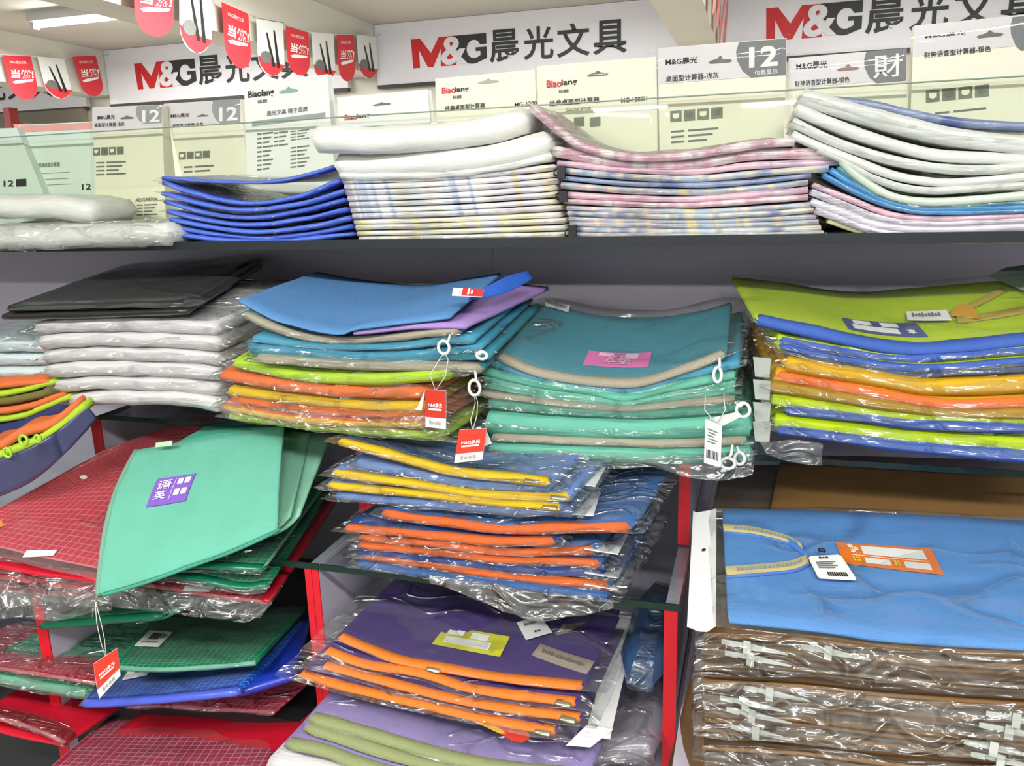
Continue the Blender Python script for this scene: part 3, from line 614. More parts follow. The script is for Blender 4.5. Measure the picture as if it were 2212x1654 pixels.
for i in range(nl):
    q = i / (nl - 1); lx, ly = 112 + 108 * q, 1082 + 380 * q; rx, ry = 1378 + 66 * q, 1000 + 440 * q
    mid = [(lx, ly), (lx + (rx - lx) * .3, ly * .7 + ry * .3 + 14 * (1 - q)), (lx + (rx - lx) * .65, ly * .35 + ry * .65 + 16 * (1 - q)), (rx + random.uniform(-18, 18), ry)]
    bag('plastic_wallet', 'pastel-edged wallet, %s under the white padded packets' % nth(i), 'wallet', gP, 'c2', mid, 1.095 - random.uniform(0, .006), .0074, PA[0 if i < 7 else 1 if i < 10 else 2], dv=(0, .18, 0), sleeve=(i % 2 == 0), se=(.01, .012, .03, 0), snz=.002, sthick=.002, smat=FILM2, nu=16, nv=3, round_=.35)
# ---- pink pile
PK1 = pastel('pink_a', ['#E6C9D2', '#EAD9DC', '#D9A9B9', '#E8E0DC', '#E4D6C8'], 2.2); PK2 = pastel('pink_b', ['#C98FA6', '#DDB6C4', '#B9A0B4', '#E4CCD2'], 5.5); PKB = pastel('blue_a', ['#8FA4C4', '#B7C4D4', '#D4CFC0', '#7F92B8', '#C8CDD8'], 3.3); PKM = pastel('mix_a', ['#BFC6D0', '#D8D2B8', '#C9B6C0', '#A9B8C8', '#D9C98E', '#C6CCD4'], 6.1, su=14); PKN = pastel('navy_a', ['#5468A0', '#8E9CBC', '#6A7CA8'], 8.8)
gK = 'pastel packets in the pink pile'
bag('plastic_wallet', 'pink printed sheet pack curling up at its left end on the pink pile', 'wallet', gK, 'px', [(1147, 232), (1200, 276), (1250, 313), (1315, 333), (1387, 341), (1500, 334), (1640, 311), (1715, 306)], 1.085, .010, PK1, dv=(.0, .16, .0), sleeve=True, se=(.02, .02, .03, 0), smat=FILM2, nu=40)
pk = [([(1195, 326), (1280, 342), (1390, 356), (1500, 354), (1620, 334), (1810, 332)], .014, PK1), ([(1204, 352), (1350, 366), (1500, 371), (1620, 358), (1812, 350)], .008, PK2), ([(1204, 368), (1350, 381), (1500, 386), (1640, 374), (1790, 364)], .008, PKB), ([(1212, 384), (1350, 396), (1500, 400), (1640, 391), (1752, 378)], .006, PKN),
      ([(1212, 400), (1350, 411), (1500, 415), (1640, 406), (1745, 393)], .008, PKM), ([(1208, 420), (1350, 428), (1500, 430), (1745, 410)], .008, PK2), ([(1218, 434), (1350, 441), (1500, 443), (1745, 426)], .007, PK1)]
for j in range(7):
    q = j / 6; pk.append(([(1224 + 14 * q, 449 + 70 * q), (1400, 456 + 64 * q), (1550, 456 + 65 * q), (1752 + 32 * q, 442 + 75 * q)], .0066, PKM if j % 3 != 1 else PKB))
for i, (f, t, m) in enumerate(pk):
    bag('plastic_wallet', 'pastel printed wallet, %s under the curling pink sheet' % (nth(i) if i else 'first one'), 'wallet', gK, 'px', f, 1.095 - random.uniform(0, .006), t, m, dv=(0, .18, 0), sleeve=(i % 2 == 0), se=(.012, .012, .03, 0), snz=.002, sthick=.002, smat=FILM2, nu=18, nv=3, round_=.35)
for i, (x, y, h) in enumerate(((1212, 372, 26), (1216, 424, 26), (1236, 503, 38))):
    o = root('binder_clip', 'small black spring clip, %s between the white and pink piles' % ORD[i], 'clip', at(x, y + h / 2, 1.088), 'black clips between the two pastel piles')
    c = at(x, y, 1.088); BK = solid('black_clip', '#161616', .4)
    box('jaw', (c.x - .004, c.x + .006, c.y - .006, c.y + .014, c.z - h * .00028, c.z + h * .00028), BK, o)
    tube('handle', [c + Vector((-.004, 0, -.005)), c + Vector((-.009, -.002, -.003)), c + Vector((-.009, -.002, .003)), c + Vector((-.004, 0, .005))], .0012, BK, o)
# ---- right pile
RW = wrap('soft_white_packet', '#DDE0DA', '#C6CAC4', bs=.6); RT = solid('teal_plastic', '#4E93A6', .35, coat=.4); RB = solid('sky_blue_plastic', '#3F86BE', .35, coat=.4); RLV = pastel('lavender_edge', ['#C9C3D6', '#D6D2DC', '#B9B4CC'], 2.0); RGW = solid('pale_green_packet', '#C6D2C4', .4, coat=.5); RY = solid('lime_cream', '#D3D8A8', .4)
rp = [('blue-printed silver packet', [(1080, 590), (1300, 612), (1500, 660), (1800, 715), (2300, 752)], 1.17, .010, PKN), ('rolled-edge white packet', [(905, 570), (1010, 600), (1200, 655), (1500, 735), (1800, 805), (2300, 865)], 1.09, .020, RW), ('soft white packet', [(870, 640), (1100, 735), (1400, 838), (1700, 910), (2300, 945)], 1.09, .013, RW), ('soft white packet', [(850, 715), (1050, 815), (1300, 905), (1600, 975), (1900, 1000), (2300, 985)], 1.085, .011, RW),
      ('soft white packet', [(850, 790), (1000, 860), (1200, 940), (1450, 1030), (1700, 1075), (1950, 1065), (2300, 1030)], 1.085, .010, RW), ('soft white packet', [(1000, 880), (1150, 945), (1300, 1035), (1500, 1105), (1700, 1122), (2300, 1080)], 1.085, .008, RW), ('pale green packet', [(1140, 945), (1250, 1050), (1400, 1140), (1560, 1182), (1750, 1186), (2300, 1145)], 1.085, .009, RGW),
      ('teal wallet', [(1120, 985), (1250, 1092), (1420, 1172), (1600, 1212), (2300, 1185)], 1.088, .006, RT), ('sky blue wallet', [(1075, 1000), (1220, 1092), (1400, 1185), (1650, 1232), (2300, 1212)], 1.088, .007, RB), ('sky blue wallet', [(1035, 1030), (1200, 1118), (1400, 1205), (1650, 1250), (2300, 1236)], 1.088, .006, RB),
      ('pink-edged wallet', [(972, 1090), (1200, 1178), (1450, 1265), (1700, 1288), (2300, 1268)], 1.09, .007, PK2), ('lavender wallet', [(960, 1130), (1150, 1205), (1400, 1294), (1700, 1316), (2300, 1298)], 1.09, .008, RLV), ('lavender wallet', [(960, 1185), (1150, 1252), (1360, 1328), (1600, 1350), (2300, 1335)], 1.09, .010, RLV), ('lavender wallet', [(985, 1235), (1150, 1296), (1360, 1364), (1600, 1384), (2300, 1374)], 1.09, .009, RLV), ('yellow-green packet', [(1060, 1300), (1300, 1374), (1500, 1408), (1700, 1416), (2300, 1412)], 1.095, .006, RY)]
for i, (nm, f, Y, t, m) in enumerate(rp):
    bag('plastic_wallet', '%s, %s in the right top-shelf pile' % (nm, nth(i)), 'wallet', 'packets in the right pile of the top shelf', 'c3', f, Y, t, m, dv=(0, .11 if i == 0 else .18, 0), sleeve=(i % 2 == 1), se=(.012, .01, .035, 0), snz=.003, sthick=.003, smat=FILM2, nu=30, nv=3, nz=.001, round_=.4)

# ================================================================== middle shelf
# ---- black folders and grey-white packets (left)
BLK = solid('black_plastic', '#1E2021', .28, var=.2, coat=.5)
gB2 = 'black folders on the white packets'
bag('plastic_folder', 'upper black plastic folder lying askew on the white wrapped packets', 'folder', gB2, 'c4', [(62, 432), (600, 418), (1245, 400)], .99, .010, BLK, back=[(850, 148), (1300, 120), (1778, 92)], backY=(1.33, 1.36), sleeve=True, se=(.02, .10, .03, .02), snz=.003, smat=FILM3)
bag('plastic_folder', 'lower black plastic folder under the upper black one', 'folder', gB2, 'c4', [(22, 490), (600, 476), (1275, 452)], .985, .009, BLK, back=[(840, 190), (1300, 166), (1790, 140)], backY=(1.33, 1.36))
gG = 'grey-white wrapped packets below the black folders'
for i in range(6):
    q = i / 5; lx = [265, 290, 320, 330, 400, 500][i]; y0 = 545 + 99 * i
    bag('wrapped_packet', 'grey-white film-wrapped packet, %s in the stack below the black folders' % nth(i), 'packet', gG, 'c4', [(lx, y0 + 22), (lx + 250, y0), (900, y0 + 2), (1250, y0 + 12), (1490 - 10 * (i == 0), y0 + 28 + 4 * i)], 1.0 - .003 * (i % 2), .0205, WRAPG, dv=(0, .26, .03 - .006 * i), nz=.003, sleeve=True, se=(.05, .06, .05, 0), snz=.005, smat=FILM2)
for i in range(3):
    bag('wrapped_packet', 'pale cyan wrapped packet, %s at the far left of the middle shelf' % nth(i), 'packet', 'pale cyan packets at the far left', 'c4', [(-300, 690 + 92 * i), (0, 690 + 90 * i), (325, 692 + 90 * i)], 1.05, .018, WRAPB, dv=(0, .22, .03), nz=.003, sleeve=True, se=(.02, .03, .04, 0), smat=FILM2)
# ---- fanned orange and lime pouches at far left
OR = fabric('orange_fabric', '#D06A3A'); LM = fabric('lime_fabric', '#A2C232'); NV = fabric('navy_fabric', '#27305E'); OLV = fabric('olive_fabric', '#6A6234'); GRYV = solid('grey_vinyl', '#7C7880', .35)
fan = [('orange', [(-220, 975), (50, 950), (335, 925)], OR, .010), ('lime', [(-220, 1040), (100, 1000), (380, 925)], LM, .009), ('olive', [(-220, 1090), (150, 1045), (430, 975)], OLV, .012), ('orange', [(-220, 1150), (150, 1110), (445, 1010)], OR, .010), ('lime', [(-220, 1215), (150, 1165), (300, 1105), (480, 1030)], LM, .009), ('navy', [(-220, 1290), (100, 1250), (300, 1180), (440, 1110)], NV, .022)]
for i, (c, f, m, t) in enumerate(fan):
    bag('zip_pouch', '%s-edged pouch, %s of the curved pile below the cyan packets' % (c, nth(i)), 'pouch', 'curved pouches at the far left', 'c4', f, 1.0, t, m, dv=(-.06, .2, .0), nu=16, nv=3)
o, S = bag('zip_pouch', 'grey vinyl pouch with orange zipper drooping at the far left', 'pouch', 'curved pouches at the far left', 'c4', [(-150, 1420), (0, 1372), (150, 1282), (350, 1222), (540, 1072)], (.90, .97), .013, OR, dv=(-.08, .16, .0), nu=20)
o, S = bag('zip_pouch', 'navy and grey pouch with lime zipper drooping at the far left', 'pouch', 'curved pouches at the far left', 'c4', [(-150, 1490), (0, 1432), (200, 1362), (400, 1245), (585, 1088)], (.89, .965), .012, LM, dv=(-.08, .16, .0), nu=20)
slab('vinyl_side', Surf(Spline(pts3('c4', [(-150, 1760), (200, 1610), (450, 1400), (650, 1180)], (.90, .975))), Spline(pts3('c4', [(-150, 1520), (200, 1390), (400, 1270), (590, 1105)], (.892, .967)))), .006, solid('navy_vinyl', '#3C4068', .3, coat=.5), o)
for (x, y, r) in ((200, 1315, 42), (90, 1400, 40), (295, 1305, 30)):
    c = at(*cv('c4', (x, y)), .91); rr = r * .00018
    tube('pull_ring', [c + Vector((rr * math.cos(a * .5236), -.01, rr * math.sin(a * .5236))) for a in range(12)], .0022, solid('lime_ring', '#9CCB3A', .35), o, closed=True)

# ---- folder stack with blue and lilac on top
def ring(parent, k, x, y, rx, ry, Y, tail=None):
    c = at(*cv(k, (x, y)), Y); s = CROP[k][2] * Y / FPX
    tube('pull_ring', [c + Vector((rx * s * math.cos(a * math.pi / 9), 0, ry * s * math.sin(a * math.pi / 9) * (1.0 if math.sin(a * math.pi / 9) < 0 else 1.15))) for a in range(18)], .0021, RINGM, parent, closed=True)
    if tail: tube('pull_link', [at(*cv(k, tail), Y + .004), at(*cv(k, ((tail[0] + x) / 2 + 8, (tail[1] + y) / 2)), Y - .002), c + Vector((0, 0, ry * s))], .0018, RINGM, parent)
TL_ = fabric('teal_fabric', '#3A8799'); TLB = fabric('teal_blue_fabric', '#4492B0'); BLF = fabric('blue_fabric', '#5889BE'); LIL = fabric('lilac_fabric', '#A487C4'); MNT = fabric('mint_fabric', '#66B09A'); TAUP = fabric('taupe_zip', '#9C9684'); YLW = fabric('yellow_fabric', '#C8A62A')
gS = 'pouches in the blue-topped stack'
o, S = bag('fabric_folder', 'sky blue fabric folder spread on top of the tall colourful stack', 'folder', gS, 'c5', [(232, 246, .97), (480, 368, .95), (840, 446, .935), (930, 416, .935), (1200, 382, .94), (1500, 345, .955)], .95, .004, BLF, back=[(700, 82), (1000, 132), (1350, 160), (1600, 122), (1800, 88)], backY=(1.20, 1.17), nu=30, nv=10)
slab('strap', Surf(Spline(pts3('c5', [(1612, 240), (1790, 210), (1900, 165), (1990, 115)], (.985, 1.1))), Spline(pts3('c5', [(1640, 200), (1760, 145), (1850, 100), (1960, 74)], (1.0, 1.11)))), .0025, solid('blue_strap', '#2E63C8', .6), o, nu=12, nv=3)
mp = Quad(*[at(*cv('c5', p), y) for p, y in zip([(1520, 180), (1705, 192), (1690, 236), (1512, 226)], (.982, .985, .968, .966))]); dplate('price_tag', mp, 0, 0, 1, 1, WHITE, o, off=.003, t=.001); dplate('tag_print', mp, .32, .02, 1, .98, REDINK, o, off=.0036); marks(mp, .5, .12, .72, .88, 2, WHITEINK, o, off=.0046)
o, S = bag('fabric_folder', 'lilac fabric folder sticking out under the sky blue one', 'folder', gS, 'c5', [(925, 444, .94), (1200, 412, .945), (1450, 398, .95), (1590, 404, .95)], .95, .006, LIL, back=[(1250, 210), (1500, 190), (1800, 150), (2085, 175)], backY=(1.18, 1.2), nu=24, nv=10)
dvT = at(*cv('c5', (1990, 275)), 1.2) - at(*cv('c5', (1690, 655)), .955)
tl = [('teal pouch with a grey zipper', [(262, 330), (620, 462), (1000, 482), (1400, 440), (1560, 432)], TL_, TAUP, .008), ('teal pouch', [(330, 478), (800, 522), (1200, 518), (1500, 484), (1640, 480)], TLB, None, .010), ('teal pouch', [(300, 520), (700, 560), (1050, 578), (1450, 560), (1680, 530)], TLB, None, .009), ('teal pouch', [(310, 545), (700, 588), (1050, 606), (1450, 590), (1735, 580)], TL_, None, .008), ('grey-zipped teal pouch', [(355, 590), (900, 628), (1300, 638), (1690, 655)], TL_, TAUP, .012)]
sp = None
for i, (nm, f, m, z, t) in enumerate(tl):
    o, S = bag('zip_pouch', '%s, %s below the lilac folder' % (nm, nth(i) if i else 'first one'), 'pouch', gS, 'c5', f, .955, t, m, dv=(-.02, .22, .02), dvR=(dvT.x, .245, .028), zipm=z, zipv=.03, sleeve=True, se=(.05, .01, .05, 0), snz=.004, smat=FILM2 if i in (0, 2, 4) else FILM)
    if i == 1: ring(o, 'c5', 1462, 528, 38, 40, .935, (1500, 450))
    if i == 4: ring(o, 'c5', 1645, 770, 38, 48, .935, (1650, 670))
    if i == 3: ring(o, 'c5', 1690, 575, 34, 22, .94, (1650, 555))
low = [('lime', [(222, 622), (600, 700), (1000, 722), (1480, 692)], LM, .015), ('orange', [(142, 695), (400, 742), (800, 792), (1340, 806)], OR, .014), ('yellow', [(190, 792), (700, 852), (1000, 880), (1340, 884)], YLW, .014), ('orange', [(205, 842), (700, 905), (1000, 922), (1360, 932)], OR, .012), ('orange-yellow', [(150, 882), (500, 948), (900, 982), (1370, 984)], OR, .013), ('lime', [(190, 935), (700, 1002), (1000, 1030), (1440, 1060)], LM, .011)]
for i, (c, f, m, t) in enumerate(low):
    o, S = bag('zip_pouch', '%s pouch, %s in the lower half of the tall stack' % (c, nth(i)), 'pouch', gS, 'c5', f, (.97, .945), t, m, dv=(-.01, .22, .03), dvR=(.06, .22, .03), zipm=(YLW if i in (2, 4) else None), zipv=.02, zipt=t * .6, sleeve=True, se=(.06, .10, .05, 0), snz=.005, smat=FILM2)
front_film(o, 'c5', [(110, 840), (500, 900), (900, 940), (1500, 935)], [(160, 940), (500, 985), (900, 1030), (1480, 1075)], .925, nz=.004)
# ---- teal pouch pile with pink patch
gT = 'pouches in the teal pile'
topdv = None
o, S = bag('zip_pouch', 'teal fabric pouch with pink patch and taupe zipper topping the teal pile', 'pouch', gT, 'c6', [(242, 540), (500, 648), (800, 706), (1100, 728), (1250, 714), (1500, 632), (1792, 525)], 1.0, .006, TL_, back=[(570, 182), (900, 262), (1200, 284), (1500, 262), (1830, 182)], backY=1.24, zipm=TAUP, zipv=.035, zipt=.010, sleeve=True, se=(.06, .07, .03, .06), snz=.002, sthick=.014, smat=FILM3, nu=30, nv=10)
PINKP = solid('pink_patch', '#D86FB0', .7); mp = OnSurf(S, 'c6', [(860, 516), (1296, 524), (1272, 618), (820, 606)])
dplate('fabric_patch', mp, 0, 0, 1, 1, PINKP, o, off=.0045, t=.001, na=12, nb=4); dtext('语文', mp, .28, .3, .72, .9, solid('patch_letters', '#EBC4DC', .7), o, off=.006, rot180=True); dplate('patch_field', mp, .18, .1, .42, .3, solid('patch_letters', '#EBC4DC', .7), o, off=.0055); dplate('patch_field', mp, .6, .1, .8, .45, solid('patch_letters', '#EBC4DC', .7), o, off=.0055)
mp = OnSurf(S, 'c6', [(562, 172), (728, 210), (714, 258), (556, 212)]); dplate('price_sticker', mp, 0, 0, 1, 1, WHITE, o, off=.006); marks(mp, .12, .3, .9, .7, 8, GREYINK, o, off=.0075)
ring(o, 'c6', 1738, 665, 26, 48, .985, (1752, 545))
ST = S
tp = [('light blue pouch', [(212, 582), (450, 676), (800, 738), (1200, 762), (1500, 680), (1880, 592)], TLB, None, .011), ('mint pouch', [(142, 640), (500, 722), (900, 782), (1100, 822), (1400, 752), (1850, 668)], MNT, None, .011), ('mint pouch', [(155, 688), (500, 760), (900, 812), (1100, 846), (1400, 788), (1850, 722)], MNT, None, .010), ('mint pouch', [(150, 732), (500, 792), (900, 840), (1100, 864), (1400, 822), (1845, 770)], MNT, None, .010),
      ('taupe-zipped pouch', [(132, 790), (500, 834), (900, 880), (1200, 886), (1600, 848), (1850, 830)], MNT, TAUP, .010), ('grey-green pouch', [(180, 860), (700, 912), (1300, 930), (1700, 905), (1900, 880)], fabric('grey_green_fabric', '#4E8C7A'), None, .014), ('thick mint pouch', [(180, 990), (500, 1010), (900, 1030), (1400, 1030), (1945, 1010)], MNT, None, .032), ('mint pouch with taupe zipper', [(205, 1090), (900, 1118), (1400, 1132), (1930, 1112)], MNT, TAUP, .009), ('mint pouch', [(200, 1170), (700, 1190), (1400, 1208), (1945, 1190)], MNT, None, .024)]
for i, (nm, f, m, z, t) in enumerate(tp):
    o, S = bag('zip_pouch', '%s, %s below the pink patch pouch' % (nm, nth(i) if i else 'first one'), 'pouch', gT, 'c6', f, 1.0 - .003 * (i % 2), t, m, dv=under(ST, i)[0], dvR=under(ST, i)[1], zipm=z, zipv=.03, sleeve=(i != 1), se=(.03, .03, .045, 0), snz=.004, smat=FILM2)
    if i == 4: ring(o, 'c6', 1912, 905, 44, 46, .97, (1860, 850))
    if i == 7: ring(o, 'c6', 1808, 1268, 48, 36, .965, (1840, 1140)); ring(o, 'c6', 1888, 1235, 34, 40, .975, (1870, 1150))
slab('plastic_sleeve', Surf(Spline(pts3('c6', [(200, 1262), (700, 1282), (1300, 1300), (1700, 1370), (1960, 1330)], .97)), Spline(pts3('c6', [(200, 1190), (700, 1220), (1300, 1230), (1970, 1200)], .99))), .003, FILM2, o, nu=40, nv=10, nz=.006, ns=40)
# ---- lime pouch pile
LIME = fabric('lime_green_fabric', '#AFC812'); ZBL = fabric('zip_blue', '#3F5FAE'); AMB = fabric('amber_fabric', '#D4A41E'); ZOR = fabric('zip_orange', '#DA6E34'); DAMB = fabric('dark_amber_fabric', '#A8861E')
gL = 'pouches in the lime pile'
o, S = bag('zip_pouch', 'lime green pouch with blue zipper and white-field label on the lime pile', 'pouch', gL, 'c7', [(312, 440), (700, 522), (1100, 612), (1400, 652), (1700, 640), (2212, 588), (2500, 560)], 1.0, .007, LIME, back=[(140, 140), (500, 182), (950, 246), (1400, 222), (1900, 182), (2500, 140)], backY=1.25, zipm=ZBL, zipv=.055, zipt=.012, sleeve=True, se=(.02, .01, .02, .02), snz=.0015, sthick=.014, smat=FILM3, nu=30, nv=10)
ST = S; NAVYL = solid('navy_label', '#3E4C8C', .5); mp = OnSurf(S, 'c7', [(910, 440), (1440, 478), (1528, 576), (958, 518)])
dplate('label', mp, 0, 0, 1, 1, NAVYL, o, off=.005, na=10); dplate('label_field', mp, .12, .12, .72, .42, WHITE, o, off=.006, na=8); dplate('label_field', mp, .08, .52, .68, .9, WHITE, o, off=.006, na=8); dplate('label_tab', mp, .36, .1, .48, .5, NAVYL, o, off=.007)
dpoly('printed_flower', mp, [(.84 + (.06 if t % 2 else .025) * math.cos(t * math.pi / 6), .7 + (.2 if t % 2 else .09) * math.sin(t * math.pi / 6)) for t in range(12)], WHITE, o, off=.0065)
mp = OnSurf(S, 'c7', [(1372, 418), (1660, 405), (1698, 478), (1380, 476)]); dplate('price_tag', mp, 0, 0, 1, 1, WHITE, o, off=.009, t=.001); marks(mp, .12, .3, .82, .72, 9, GREYINK, o, off=.0102)
STR = solid('olive_strap', '#A8943A', .7); KNOT = solid('orange_knot', '#D39A24', .7)
for a, b in (((1690, 430), (2060, 252)), ((1740, 470), (2300, 380))):
    u = [S.find(*cv('c7', q)) for q in (a, ((a[0] + b[0]) / 2, (a[1] + b[1]) / 2 + 6), b)]
    mid = Spline([S(q[0], q[1], .006) for q in u]); slab('strap', Surf(lambda s, mid=mid: mid(s) + Vector((0, -.006, -.002)), lambda s, mid=mid: mid(s) + Vector((0, .007, .003))), .002, STR, o, nu=10, nv=2)
mp = OnSurf(S, 'c7', [(1750, 360), (1850, 385), (1890, 468), (1690, 440)]); dplate('strap_knot', mp, 0, 0, 1, 1, KNOT, o, off=.0095, t=.002, na=4)
CARDT = solid('pale_teal_card', '#9DB8AE', .5)
mp = OnSurf(S, 'c7', [(2085, 105), (2500, 60), (2500, 420), (1955, 165)]); dplate('header_card', mp, 0, 0, 1, 1, CARDT, o, off=.010, t=.001)
lp = [('lime pouch', [(470, 570), (900, 650), (1200, 698), (1500, 702), (2500, 628)], LIME, ZBL, .009), ('lime pouch', [(470, 610), (1000, 722), (1400, 772), (1700, 762), (2500, 700)], LIME, ZBL, .011), ('dark blue-edged lime pouch', [(520, 655), (1000, 770), (1400, 815), (1700, 800), (2500, 760)], fabric('slate_fabric', '#5C6A94'), None, .010), ('yellow pouch', [(530, 745), (900, 805), (1300, 872), (1600, 912), (2500, 872)], AMB, None, .019), ('yellow pouch with orange zipper', [(450, 828), (800, 890), (1300, 978), (1700, 1032), (2500, 1005)], AMB, ZOR, .018), ('dark amber pouch', [(420, 905), (900, 975), (1300, 1040), (1700, 1090), (2500, 1085)], DAMB, None, .016), ('lime pouch', [(430, 1000), (900, 1062), (1400, 1118), (2500, 1150)], LIME, None, .015), ('blue-edged lime pouch', [(535, 1066), (1000, 1115), (1500, 1175), (2500, 1200)], ZBL, None, .014), ('lime pouch', [(450, 1152), (900, 1205), (1400, 1268), (2500, 1345)], LIME, None, .016), ('blue-edged lime pouch', [(470, 1205), (900, 1256), (1300, 1320), (2500, 1422)], ZBL, None, .016)]
for i, (nm, f, m, z, t) in enumerate(lp):
    o, S = bag('zip_pouch', '%s, %s below the labelled lime pouch' % (nm, nth(i) if i else 'first one'), 'pouch', gL, 'c7', f, .995 - .003 * (i % 2), t, m, dv=under(ST, i)[0], dvR=under(ST, i)[1], zipm=z, zipv=.03, zipt=t * (.75 if z is ZOR else .8), sleeve=True, se=(.05, .01, .05, 0), snz=.004, smat=FILM2)
    if i in (3, 5, 7, 9):
        y = f[0][1]; mp = Quad(*[at(*cv('c7', p), .99) for p in ((285, y - 52), (412, y - 40), (402, y + 96), (300, y + 88))]); dplate('header_card', mp, 0, 0, 1, 1, solid('grey_header_card', '#A4AAA4', .4), o, off=.0, t=.0015)
slab('plastic_sleeve', Surf(Spline(pts3('c7', [(380, 1370), (620, 1450), (770, 1460)], .97)), Spline(pts3('c7', [(330, 1280), (620, 1290), (770, 1320)], .99))), .002, FILM2, o, nu=16, nv=8, nz=.005, ns=50)

# ================================================================== hang tags on threads
TAGR = solid('tag_red', '#DC3A28', .45); TAGD = solid('tag_deep_red', '#C4301E', .45)
def hang_tag(label, k, quad, Ys, threads, red, printed, back=None):
    p = [at(*cv(k, q), y) for q, y in zip(quad, Ys)]; mp = Quad(*p)
    o = root('hang_tag', label, 'price tag', (p[2] + p[3]) / 2, 'paper hang tags')
    dplate('card', mp, 0, 0, 1, 1, WHITE, o, off=0, t=.0012, na=2, nb=2)
    if back: dpoly('back_card', Quad(*[at(*cv(k, q), Ys[0] + .006) for q in back]), [(0, 0), (1, 0), (1, 1), (0, 1)], solid('tag_back', '#D8D5D2', .5), o, off=0)
    if red:
        dplate('red_panel', mp, 0, 0, 1, .72, red, o, off=.0008, na=2, nb=2)
        dtext('M&G晨光', mp, .16, .33, .84, .45, WHITEINK, o, off=.0018, bold=.02); dplate('text_line', mp, .18, .48, .8, .53, WHITEINK, o, off=.0016, na=1, nb=1)
        marks(mp, .2, .8, .8, .91, 4, solid('faint_ink', '#A8A4A2', .6), o, off=.0016)
    else: printed(o, mp)
    for t in threads: tube('thread', [at(*cv(k, q[:2]), q[2]) for q in t], .0006, THREAD, o, n=4)
    return o
hang_tag('red and white paper tag hanging in front of the lime and orange pouches', 'c5', [(1352, 778), (1475, 784), (1474, 1014), (1352, 1000)], (.915,) * 4, [[(1412, 784, .915), (1380, 690, .918), (1440, 590, .93), (1462, 560, .935)], [(1412, 784, .915), (1470, 700, .918), (1488, 600, .93), (1470, 560, .935)]], TAGD, None, back=[(1350, 780), (1345, 820), (1330, 900), (1296, 898)])
hang_tag('orange-red paper tag on a long thread beside the teal pile', 'c5', [(1556, 1018), (1718, 1008), (1692, 1196), (1524, 1216)], (.90,) * 4, [[(1635, 1020, .90), (1622, 960, .905), (1650, 860, .92), (1645, 815, .933)], [(1635, 1020, .90), (1660, 930, .905), (1664, 850, .92), (1650, 815, .933)]], TAGR, None, back=[(1712, 1010), (1748, 1100), (1720, 1110), (1690, 1120)])
def barcode(o, mp):
    for i in range(5): dplate('text_line', mp, .15 + .06 * (i % 2), .18 + .07 * i, .75 - .1 * (i % 3), .21 + .07 * i, GREYINK, o, na=1, nb=1)
    for i in range(9): dplate('barcode_bar', mp, .12 + .085 * i, .66, .12 + .085 * i + (.05 if i % 3 else .03), .86, INK, o, na=1, nb=1)
hang_tag('white folded barcode tag hanging from the lower teal pile', 'c6', [(1655, 962), (1768, 1012), (1758, 1292), (1645, 1262)], (.955,) * 4, [[(1720, 985, .955), (1650, 900, .96), (1655, 800, .97)], [(1740, 990, .955), (1790, 900, .96), (1780, 790, .97)]], None, barcode, back=[(1680, 960), (1880, 912), (1905, 945), (1768, 1012)])

# ================================================================== lower left: mint and translucent grid pouches
RG = gridmat('red_grid_vinyl', '#C81E3C', .35, line=(.85, .5, .5)); GG = gridmat('green_grid_vinyl', '#0E8A5E', .30, line=(.45, .75, .62)); BG = gridmat('blue_grid_vinyl', '#1458C8', .28, line=(.55, .7, .9)); LG = fabric('light_mint_fabric', '#8CC8AE'); RS = solid('red_hem', '#C4172E', .3, coat=.4); GS = solid('green_hem', '#0C6E50', .3, coat=.4); BS = solid('blue_hem', '#4A5CC8', .3, coat=.4); PKG = gridmat('pink_grid_vinyl', '#C42A58', .35, line=(.9, .62, .68), cell=.013, lw=.8)
gR = 'translucent grid pouches on the left glass shelf'
o, S = bag('grid_pouch', 'translucent red grid pouch lying under the mint pouch, white button near its edge', 'pouch', gR, 'c8', [(-330, 940, .86), (0, 1015, .86), (300, 1085, .86), (720, 1170, .86)], .86, .003, RG, back=[(720, 350), (1000, 250), (1300, 140), (1720, 110)], backY=(1.05, 1.24), sleeve=True, se=(.03, .02, .05, 0), snz=.003, smat=FILM3, nu=24, nv=12)
mp = OnSurf(S, 'c8', [(550, 535), (600, 535), (600, 562), (550, 562)]); dpoly('snap_button', mp, [(.5 + .5 * math.cos(a * .5236), .5 + .5 * math.sin(a * .5236)) for a in range(12)], WHITE, o, off=.004)
mp = OnSurf(S, 'c8', [(190, 1050), (400, 1045), (370, 1085), (160, 1095)]); dplate('price_sticker', mp, 0, 0, 1, 1, WHITE, o, off=.004)
mp = OnSurf(S, 'c8', [(-40, 840), (60, 830), (40, 920), (-60, 930)]); dpoly('printed_emblem', mp, [(0, .5), (.4, .3), (.6, 0), (.7, .35), (1, .5), (.6, .65), (.5, 1), (.3, .7)], solid('emblem_orange', '#E8782A', .5), o, off=.004)
bag('grid_pouch', 'second translucent red grid pouch below the one with the white button', 'pouch', gR, 'c8', [(-330, 1080), (0, 1140), (300, 1195), (760, 1255)], .862, .004, RG, dv=(.0, .30, .0), dvR=(.05, .34, 0), zipm=RS, zipv=.05, zipt=.007, sleeve=True, se=(.03, .02, .05, 0), smat=FILM2, snz=.005)
bag('grid_pouch', 'third red grid pouch at the bottom of the left glass shelf pile', 'pouch', gR, 'c8', [(-330, 1180), (0, 1215), (400, 1270), (760, 1310)], .868, .004, RG, dv=(.0, .30, .0), dvR=(.05, .34, 0), zipm=RS, zipv=.03, zipt=.006)
